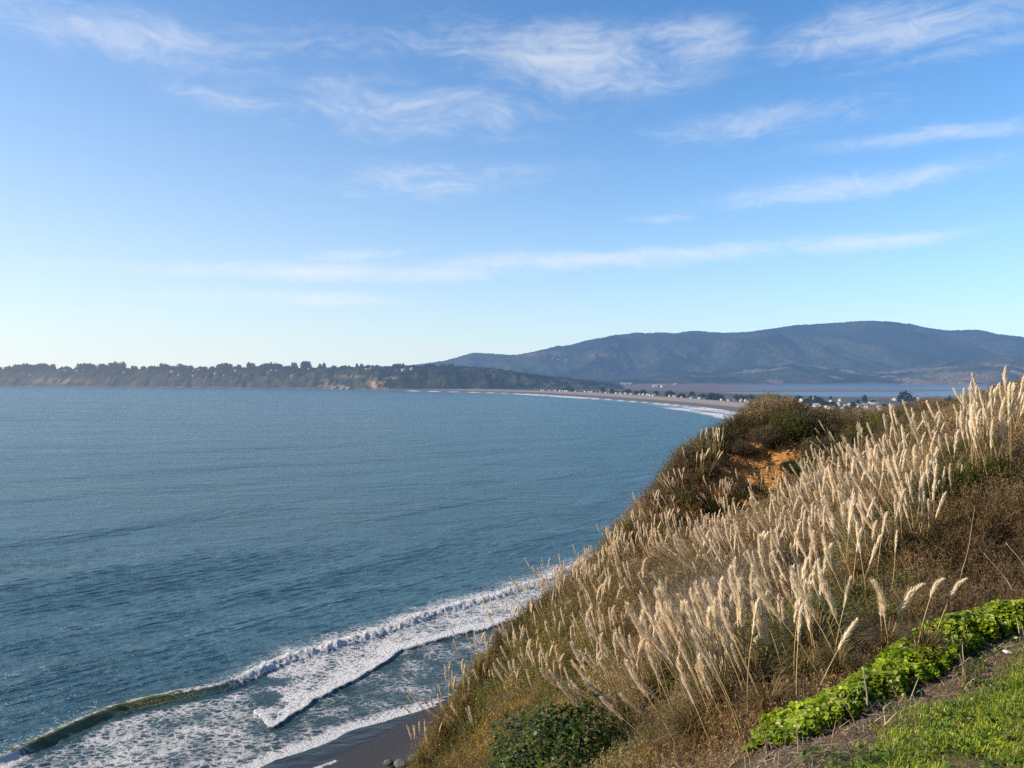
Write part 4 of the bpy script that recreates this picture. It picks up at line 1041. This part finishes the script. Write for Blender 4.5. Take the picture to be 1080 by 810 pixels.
# small broad-leaved weeds in the turf
N = 2600
lx = rng.uniform(1.5, 9, N); ly = rng.uniform(4.6, 10.5, N); e = edge_s(lx, ly)
kp = (e > .12) & (fbm(lx * 2.2, ly * 2.2, 985, 3) > .5); lx, ly = lx[kp], ly[kp]
lx = np.repeat(lx, 6) + rng.normal(0, .02, len(lx) * 6); ly = np.repeat(ly, 6) + rng.normal(0, .02, len(ly) * 6); n = len(lx)
tv, tf = leaf_shape(.055, .014)
v, f, c = scatter(tv, tf, np.c_[lx, ly, hill_z(lx, ly) + rng.uniform(.01, .05, n)], rng.uniform(0, 6.28, n), rng.uniform(.5, 1.5, n), rng.uniform(0, 6.28, n), rng.uniform(.5, 1.2, n), None, mixc((.05, .12, .012), (.22, .34, .06), rng.random(n)))
S = Soup(); S.add(v, f, c)
tag(link('weeds', S.mesh('weeds'), [M['leaf']]), 'low broad leaved weeds growing in the grass verge', 'weeds', kind='stuff')
N = 60000
lx = rng.uniform(.3, 10, N); ly = rng.uniform(3.6, 11, N); e = edge_s(lx, ly)
keep = (e > -.15) & (rng.random(N) < np.clip(np.exp(-((e - .12) / .24) ** 2) * (.3 + 1.2 * fbm(lx * 3, ly * 3, 981, 3)) + .05, 0, 1)); lx, ly = lx[keep], ly[keep]; n = len(lx)
ln_ = rng.uniform(.04, .24, n) * rng.uniform(.4, 1, n) ** 1.5; th = rng.uniform(0, 6.28, n)
d = np.c_[np.cos(th), np.sin(th), rng.normal(0.12, .30, n)] * ln_[:, None]; w_ = rng.uniform(.0018, .0045, n)
sdv = np.c_[-np.sin(th) * w_, np.cos(th) * w_, 0 * w_]
p0 = np.c_[lx, ly, hill_z(lx, ly) + rng.uniform(.0, .035, n)]
v = np.stack([p0 - sdv, p0 + sdv, p0 + d + sdv * .6, p0 + d - sdv * .6], 1).reshape(-1, 3)
c = np.repeat(mixc((.14, .10, .07), (.62, .52, .38), rng.random(n) ** 1.4)[:, None], 4, 1).reshape(-1, 3)
S = Soup(); S.add(v, (np.arange(n)[:, None] * 4 + np.array([[0, 1, 2, 3]])), c)
tag(link('straw', S.mesh('straw'), [M['straw']]), 'dead straw and dry stems littering the bare soil beside the leafy strip', 'straw', kind='stuff')
# cut stalks still standing: foot, top (photo pixels used to find the ground point), thickness, tone
def stick(px, py, px2, py2, r, tone, label, name='dry_stalk', cat='dry stalk', kink=.02, y0=3.0, dd=0.0):
    b = cast(px, py, y0); t_ = P(px2, py2, b[1] + dd) - b
    n_ = 7; t = np.linspace(0, 1, n_)[:, None]
    path = t_ * t + np.c_[np.sin(t[:, 0] * 5) * kink, np.cos(t[:, 0] * 4) * kink - kink, 0 * t[:, 0]] * np.linalg.norm(t_) * t * (1 - t) * 4
    path[0] -= np.array([0, 0, .04])
    v, f = tube(path, np.linspace(r, r * .62, n_) * (1 + .12 * np.sin(np.arange(n_) * 2.1)), 6)
    nv = len(v); v = np.vstack([v, path[-1:] + [[r * .3, 0, r * 1.2]]]); 
    S = Soup(); S.add(v, f, np.array(tone)); S.f3.append(np.array([[nv - 6 + i, nv - 6 + (i + 1) % 6, nv] for i in range(6)]))
    o = link(name, S.mesh(name), [M['straw']]); o.location = Vector(b); tag(o, label, cat)
    return o
T1, T2, T3, T4 = (.34, .29, .23), (.46, .39, .29), (.16, .11, .07), (.24, .18, .12)
for a in [
    (915, 752, 911, 706, .010, T1, 'thick upright grey stalk in front of the leafy strip, middle of the row'),
    (903, 765, 888, 737, .008, T4, 'brown stalk leaning left in the straw below the leafy strip'),
    (934, 764, 933, 755, .010, T2, 'short pale stub stalk sticking up in the straw'),
    (900, 806, 890, 776, .007, T3, 'dark reddish stalk leaning left at the bottom edge of the verge'),
    (965, 775, 965, 749, .006, T4, 'thin upright brown stalk in the middle of the grass'),
    (947, 737, 936, 717, .007, T4, 'bent brown stalk of the crossed pair by the bare soil'),
    (926, 737, 938, 717, .006, T1, 'thin grey stalk of the crossed pair by the bare soil'),
    (974, 703, 964, 674, .006, T2, 'pale stalk leaning left against the leafy strip'),
    (1007, 695, 1004, 667, .009, T1, 'upright grey stalk against the upper leafy strip'),
    (1021, 693, 1015, 658, .008, T4, 'tallest thin brown stalk against the upper leafy strip'),
    (1020, 719, 1012, 690, .010, T4, 'sturdy brown stalk leaning left on the bare soil, right of the leafy strip'),
    (1016, 712, 1015, 680, .008, T1, 'straight grey stalk behind the sturdy brown stalk'),
    (1033, 721, 1032, 698, .008, T3, 'dark short stalk right of the sturdy brown stalk'),
    (866, 760, 852, 735, .006, T1, 'thin grey stalk leaning left at the lower end of the leafy strip'),
    (842, 795, 840, 765, .006, T1, 'slender upright twig at the lowest end of the leafy strip'),
    (810, 800, 800, 752, .006, T4, 'forked-looking brown twig in the foreground scrub left of the leafy strip'),
    (732, 800, 733, 764, .006, T2, 'straight pale stalk standing in the foreground scrub'),
    (792, 806, 787, 788, .006, T1, 'short pale twig at the bottom edge between scrub and leafy strip'),
]: stick(*a)
for px, py, px2, py2, r, tone, lb in [
    (1068, 645, 1038, 609, .010, T2, 'pale broken stalk leaning left over the brown bank'),
    (1084, 626, 1061, 596, .010, T2, 'pale broken stalk leaning left at the right picture edge'),
    (866, 690, 808, 622, .010, (.42, .30, .14), 'long golden fallen stalk lying slanted across the lower slope'),
    (905, 672, 848, 620, .008, (.42, .30, .14), 'thinner golden fallen stalk parallel to the long one'),
    (1012, 636, 1028, 560, .007, T1, 'tall wiry grey twig in the brown bank')]:
    o = stick(px, py, px2, py2, r, tone, lb, dd=-.3 if px < 1000 else .0, y0=9.0)
    o.location.z += .35
# white scrap on the grass
g = np.random.default_rng(77); b = cast(1063, 692)
th = np.linspace(0, 2 * np.pi, 11)[:-1]
vv = [(0, 0, .03)] + [(.045 * math.cos(t) * g.uniform(.6, 1.2), .03 * math.sin(t) * g.uniform(.6, 1.2), g.uniform(.0, .035)) for t in th] + [(.06 * math.cos(t) * g.uniform(.7, 1.1), .04 * math.sin(t), g.uniform(-.005, .02)) for t in th]
ff = [[0, i + 1, (i + 1) % 10 + 1] for i in range(10)]; f4 = [[i + 1, i + 11, (i + 1) % 10 + 11, (i + 1) % 10 + 1] for i in range(10)]
S = Soup(); S.add(np.array(vv), np.array(f4), (.75, .75, .74)); S.f3.append(np.array(ff))
o = link('paper_scrap', S.mesh('paper_scrap'), [M['straw']]); o.location = Vector(b) + Vector((0, 0, .03)); tag(o, 'crumpled white scrap lying on the verge near the right edge', 'litter')

# -- stones on the bare earth, boulders on the beach
def rock_mesh(seed, name, c0, c1, sub=2):
    import bmesh
    bm = bmesh.new(); bmesh.ops.create_icosphere(bm, subdivisions=sub, radius=1.0)
    v = np.array([q.co[:] for q in bm.verts]); f = np.array([[q.index for q in p.verts] for p in bm.faces]); bm.free()
    d = .65 + .7 * fbm(v[:, 0] * 1.1 + seed, v[:, 1] * 1.1 + v[:, 2] * .9, seed, 3)
    v = v * d[:, None]
    return v, f, mixc(c0, c1, fbm(v[:, 0] * 3, v[:, 1] * 3 + v[:, 2], seed + 5, 3))
S = Soup(); RK = [rock_mesh(60 + i, 'r', (.30, .17, .07), (.55, .36, .18), 1) for i in range(4)]
k = 0
while k < 420:
    a = rng.uniform(EARTH.min(0) - .2, EARTH.max(0) + .2)
    if earth_mask(np.array([a[0]]), np.array([a[1]]))[0] < .4: continue
    v, f, c = RK[k % 4]; s_ = .03 + .12 * rng.random() ** 3
    S.add(v * s_ * rng.uniform(.6, 1.2, 3) + [a[0], a[1], hill_z(a[:1], a[1:])[0] + .05], f, c * rng.uniform(.7, 1.3)); k += 1
tag(link('rubble', S.mesh('rubble'), [M['stone']]), 'loose ochre stones strewn over the orange bare earth', 'rubble', kind='stuff')
for i, (px, py, s_, lb) in enumerate([(424, 806, .8, 'pale boulder on the dark sand at the foot of the slope'), (410, 804, .5, 'smaller dark boulder left of the pale boulder on the sand'), (436, 800, .6, 'grey boulder half hidden behind the lowest pampas clump')]):
    v, f, c = rock_mesh(80 + i, 'r', (.07, .07, .07), (.26, .25, .24) if i == 0 else (.2, .19, .18), 3)
    S = Soup(); S.add(v * s_ * np.array([1.2, .9, .8]), f, c); o = link('boulder', S.mesh('boulder'), [M['stone']]); o.location = Vector(PZ(px, py, .9)); tag(o, lb, 'boulder')

# ------------------------------------------------------------------ far trees and houses
def far_tree(seed, rad, trunk, cols_, n=420):
    r = empty('far_tree', (0, 0, 0))
    me = leafy_crown(seed, n, rad, 2.3 * max(rad) / 8, .95 * max(rad) / 8, cols_, M['farleaf'], 'crown', .5)
    o = link('crown', me, None, r); o.location = (0, 0, trunk + rad[2] * .45)
    v, f = tube(np.array([[0, 0, -3], [0.1, 0, trunk], [.3, .2, trunk + rad[2] * .7]]), np.array([.7, .5, .2]), 6)
    S = Soup(); S.add(v, f, (.06, .05, .04)); link('trunk', S.mesh('trunk'), [M['farleaf']], r)
    return r
DK = ((.012, .022, .010), (.040, .056, .024))
PT = [far_tree(1001, (9, 8, 8), 1.5, DK, 620), far_tree(1002, (7, 7, 9), 1.5, DK, 520), far_tree(1003, (4.5, 4.5, 10), 1, DK), far_tree(1004, (12, 9, 7.5), 1.5, DK, 700)]
used_t = [False] * 4
def put_tree(k, loc, s, label, group=None, rz=None):
    rz = rnd(0, 6.28) if rz is None else rz
    if not used_t[k]:
        used_t[k] = True; r = PT[k]; r.location = loc; r.rotation_euler = (0, 0, rz); r.scale = (s, s, s); tag(r, label, 'tree', group, 'thing')
    else: r = dup(PT[k], loc, rz, s, label, group, 'tree'); 
    r['kind'] = 'thing'
    if group is None and 'group' in r: del r['group']
    return r
# clumps on the skyline of the headland: left column, right column, top row
for a, b_, top in [(-30, -12, 384), (-8, 6, 388), (14, 33, 382.7), (36, 50, 382.5), (53, 60, 383.5), (63, 69, 386), (82, 101, 382.3), (104, 113, 382.4), (115, 134, 381.8), (137, 143, 385.5), (150, 156, 386), (160, 166, 384.5), (168, 176, 382.8), (179, 184, 385.5), (187, 195, 383.2), (200, 206, 386), (209, 216, 386), (222, 228, 387), (231, 247, 382.2), (250, 257, 384), (260, 270, 382.2), (275, 297, 382.3), (299, 306, 385), (308, 315, 381.8), (318, 329, 380.2), (335, 346, 382.8), (350, 357, 384.5), (362, 370, 385), (374, 384, 382.7), (386, 400, 384.3), (404, 412, 385.5), (415, 428, 382.8), (430, 440, 384.6), (447, 459, 382.8), (463, 478, 383.5)]:
    x = a + 2.5
    while x < b_ - 1.0:
        y0 = float(np.interp(x, WL[:, 0], WL[:, 1])) + 18 + rnd(330, 440)
        X_, Y_ = (x - CX) / F * y0, y0
        g0 = float(headland_z(np.array([X_]), np.array([Y_]), np.array([x]))[0]) - 2
        htop = EYE + (HY - top) / F * y0
        s_ = max((htop - g0) * rnd(.8, 1.0), 7) / 14.0
        put_tree(int(rng.choice([0, 1, 1, 3, 2])), (X_, Y_, g0), s_, 'dark tree in the row along the skyline of the far headland', 'skyline trees of the headland')
        x += rnd(3.2, 5.0)
for i in range(66):
    x = -40 + i * 8.0 + rnd(-1.5, 1.5); y0 = float(np.interp(x, WL[:, 0], WL[:, 1])) + 18 + rnd(300, 430); X_ = (x - CX) / F * y0
    g0 = float(headland_z(np.array([X_]), np.array([y0]), np.array([x]))[0]) - 3
    htop = EYE + (HY - rnd(385.6, 388.2)) / F * y0
    put_tree(int(rng.choice([0, 3, 3, 1])), (X_, y0, g0), max(htop - g0, 6) / 13.0, 'dark tree in the row along the skyline of the far headland', 'skyline trees of the headland')
for i in range(52):
    x = rnd(-20, 470); y0 = float(np.interp(x, WL[:, 0], WL[:, 1])) + 18 + (rnd(130, 330) if x < 330 else rnd(30, 330))
    X_ = (x - CX) / F * y0
    g0 = float(headland_z(np.array([X_]), np.array([y0]), np.array([x]))[0])
    put_tree(int(rng.integers(4)), (X_, y0, g0 - 3), rnd(.6, 1.15), 'dark tree on the wooded slope of the far headland', 'trees on the slope of the headland')
def house_parts(wc, rc, w_, d, h):
    r = empty('house', (0, 0, 0)); S = Soup()
    x, y = w_ / 2, d / 2
    v = np.array([(-x, -y, -1), (x, -y, -1), (x, y, -1), (-x, y, -1), (-x, -y, h), (x, -y, h), (x, y, h), (-x, y, h), (-x, 0, h + 1.6), (x, 0, h + 1.6)])
    S.add(v, np.array([[0, 1, 5, 4], [1, 2, 6, 5], [2, 3, 7, 6], [3, 0, 4, 7]]), wc); S.f3.append(np.array([[4, 8, 7], [5, 6, 9]]))
    S.f3[-1] = S.f3[-1]
    link('wall', S.mesh('wall'), [M['farpaint']], r)
    S = Soup(); e = .5
    v = np.array([(-x - e, -y - e, h - .3), (x + e, -y - e, h - .3), (x + e, 0, h + 1.75), (-x - e, 0, h + 1.75), (x + e, y + e, h - .3), (-x - e, y + e, h - .3)])
    v2 = np.vstack([v, v - [0, 0, .18]])
    S.add(v2, np.array([[0, 1, 2, 3], [3, 2, 4, 5], [7, 6, 9, 8], [8, 9, 11, 10], [0, 6, 7, 1], [5, 4, 10, 11]]), rc)
    link('roof', S.mesh('roof'), [M['farpaint']], r)
    for k in (-.28, .28):
        S = Soup(); wx = k * w_; S.add(np.array([(wx - .8, -y - .03, 1), (wx + .8, -y - .03, 1), (wx + .8, -y - .03, 2.4), (wx - .8, -y - .03, 2.4)]), np.array([[0, 1, 2, 3]]), (.04, .05, .06))
        link('window', S.mesh('window'), [M['farpaint']], r)
    return r
HP = [house_parts((.62, .60, .55), (.22, .20, .19), 9, 7, 4), house_parts((.72, .70, .66), (.50, .48, .45), 8, 6, 3.4), house_parts((.45, .38, .30), (.16, .13, .12), 10, 7, 3.6), house_parts((.66, .58, .44), (.30, .24, .20), 7, 7, 5)]
used_h = [False] * 4
def put_house(k, loc, s, rz, label, group):
    if not used_h[k]:
        used_h[k] = True; r = HP[k]; r.location = loc; r.rotation_euler = (0, 0, rz); r.scale = (s, s, s); tag(r, label, 'house', group)
    else: r = dup(HP[k], loc, rz, s, label, group, 'house')
    if group is None and 'group' in r: del r['group']
    return r
# along the spit
sl_ = SHORE; seg = np.cumsum(np.r_[0, np.hypot(*np.diff(sl_, axis=0).T)])
i0 = seg[np.argmin(np.abs(sl_[:, 1] - 1230))]; i1 = seg[np.argmin(np.abs(sl_[:, 1] - 2420))]
t_ = i0
while t_ < i1:
    x0 = np.interp(t_, seg, sl_[:, 0]); y0 = np.interp(t_, seg, sl_[:, 1]); x1 = np.interp(t_ + 5, seg, sl_[:, 0]); y1 = np.interp(t_ + 5, seg, sl_[:, 1])
    nx, ny = (y1 - y0) / 5, -(x1 - x0) / 5
    ang = math.atan2(y1 - y0, x1 - x0)
    off = (26 + y0 * .075) + rnd(4, 40)
    put_house(int(rng.choice([0, 1, 1, 3, 2])), (x0 + nx * off, y0 + ny * off, 2.5), rnd(.55, .95), ang + rnd(-.25, .25) + math.pi / 2 * int(rng.integers(2)), 'small pale beach house in the row along the sand spit', 'beach houses on the sand spit')
    if rnd(0, 1) < .50:
        off = off + rnd(-6, 60)
        put_tree(int(rng.choice([0, 1, 3, 3])), (x0 + nx * off, y0 + ny * off, 2.2), rnd(.45, 1.0), 'dark rounded tree between the houses on the sand spit', 'trees between the beach houses')
    t_ += rnd(6, 13) if rnd(0, 1) < .88 else rnd(20, 45)
# the village behind the near end of the beach
for i in range(62):
    py = rnd(421, 434); px = rnd(806 + (py - 420) * 3, 985)
    b = PZ(px, py, 2.6)
    put_house(int(rng.choice([0, 1, 1, 3, 2])), tuple(b), rnd(.8, 1.2), rnd(0, 3.1), 'small pale house of the village behind the ridge shrub', 'village houses')
for i in range(44):
    py = rnd(422, 438); px = rnd(800 + (py - 420) * 3, 1010)
    b = PZ(px, py, 2.2)
    put_tree(int(rng.choice([0, 1, 3, 2])), tuple(b), rnd(.4, .8), 'dark tree among the village roofs behind the ridge', 'trees in the village')
for px, py, top, k, lb in [(955, 426, 413, 1, 'tallest dark tree of the village standing before the lagoon'), (912, 424, 416.5, 2, 'narrow dark tree of the village left of the tallest one'), (992, 430, 423, 0, 'broad dark tree at the right end of the village'), (1005, 431, 421, 1, 'tall dark tree right of the broad one at the end of the village')]:
    b = PZ(px, py, 2.2); put_tree(k, tuple(b), (py - top) / F * b[1] / (13.5 if k != 2 else 16), lb)
# scattered houses across the bay
for px, dy, lb in [(352, 25, 'white house by the water at the foot of the far headland'), (361, 22, 'second white house by the water at the foot of the far headland'), (367, 25, 'long pale house on the far shore right of the two white ones')]:
    y0 = float(np.interp(px, WL[:, 0], WL[:, 1])) + dy; X_ = (px - CX) / F * y0
    put_house(1, (X_, y0, float(headland_z(np.array([X_]), np.array([y0]), np.array([float(px)]))[0]) - 1), 2.0, 0.1, lb, None)
for i in range(26):
    px = rnd(30, 440); y0 = float(np.interp(px, WL[:, 0], WL[:, 1])) + rnd(150, 330); X_ = (px - CX) / F * y0
    put_house(int(rng.integers(4)), (X_, y0, float(headland_z(np.array([X_]), np.array([y0]), np.array([px]))[0]) + 1), rnd(1.1, 1.8), rnd(-.4, .4), 'small house among the trees of the far headland', 'houses on the headland')
for px, y0, s_, lb in [(588, 6700, 3.0, 'long white building on the wooded hill across the bay'), (597, 6720, 2.6, 'white building right of the long one on the wooded hill'), (583, 6690, 1.8, 'small white building left of the long one on the wooded hill')]:
    X_ = (px - CX) / F * y0; put_house(1, (X_, y0, float(ridge_z(np.array([X_]), np.array([float(y0)]), np.array([float(px)]))[0]) + 4), s_, 0.05, lb, None)
for px, py in [(640, 404.6), (657, 404.3), (661, 404.5), (664, 404.4), (690, 406.6), (693, 406.6), (699, 407), (712, 404.5), (1000, 402), (1012, 404)]:
    b = PZ(px, py + 1.6, 1.2); put_house(1, tuple(b), rnd(1.8, 2.6), rnd(-.3, .3), 'white farm house on the flats below the wooded hills', 'farm houses by the lagoon')
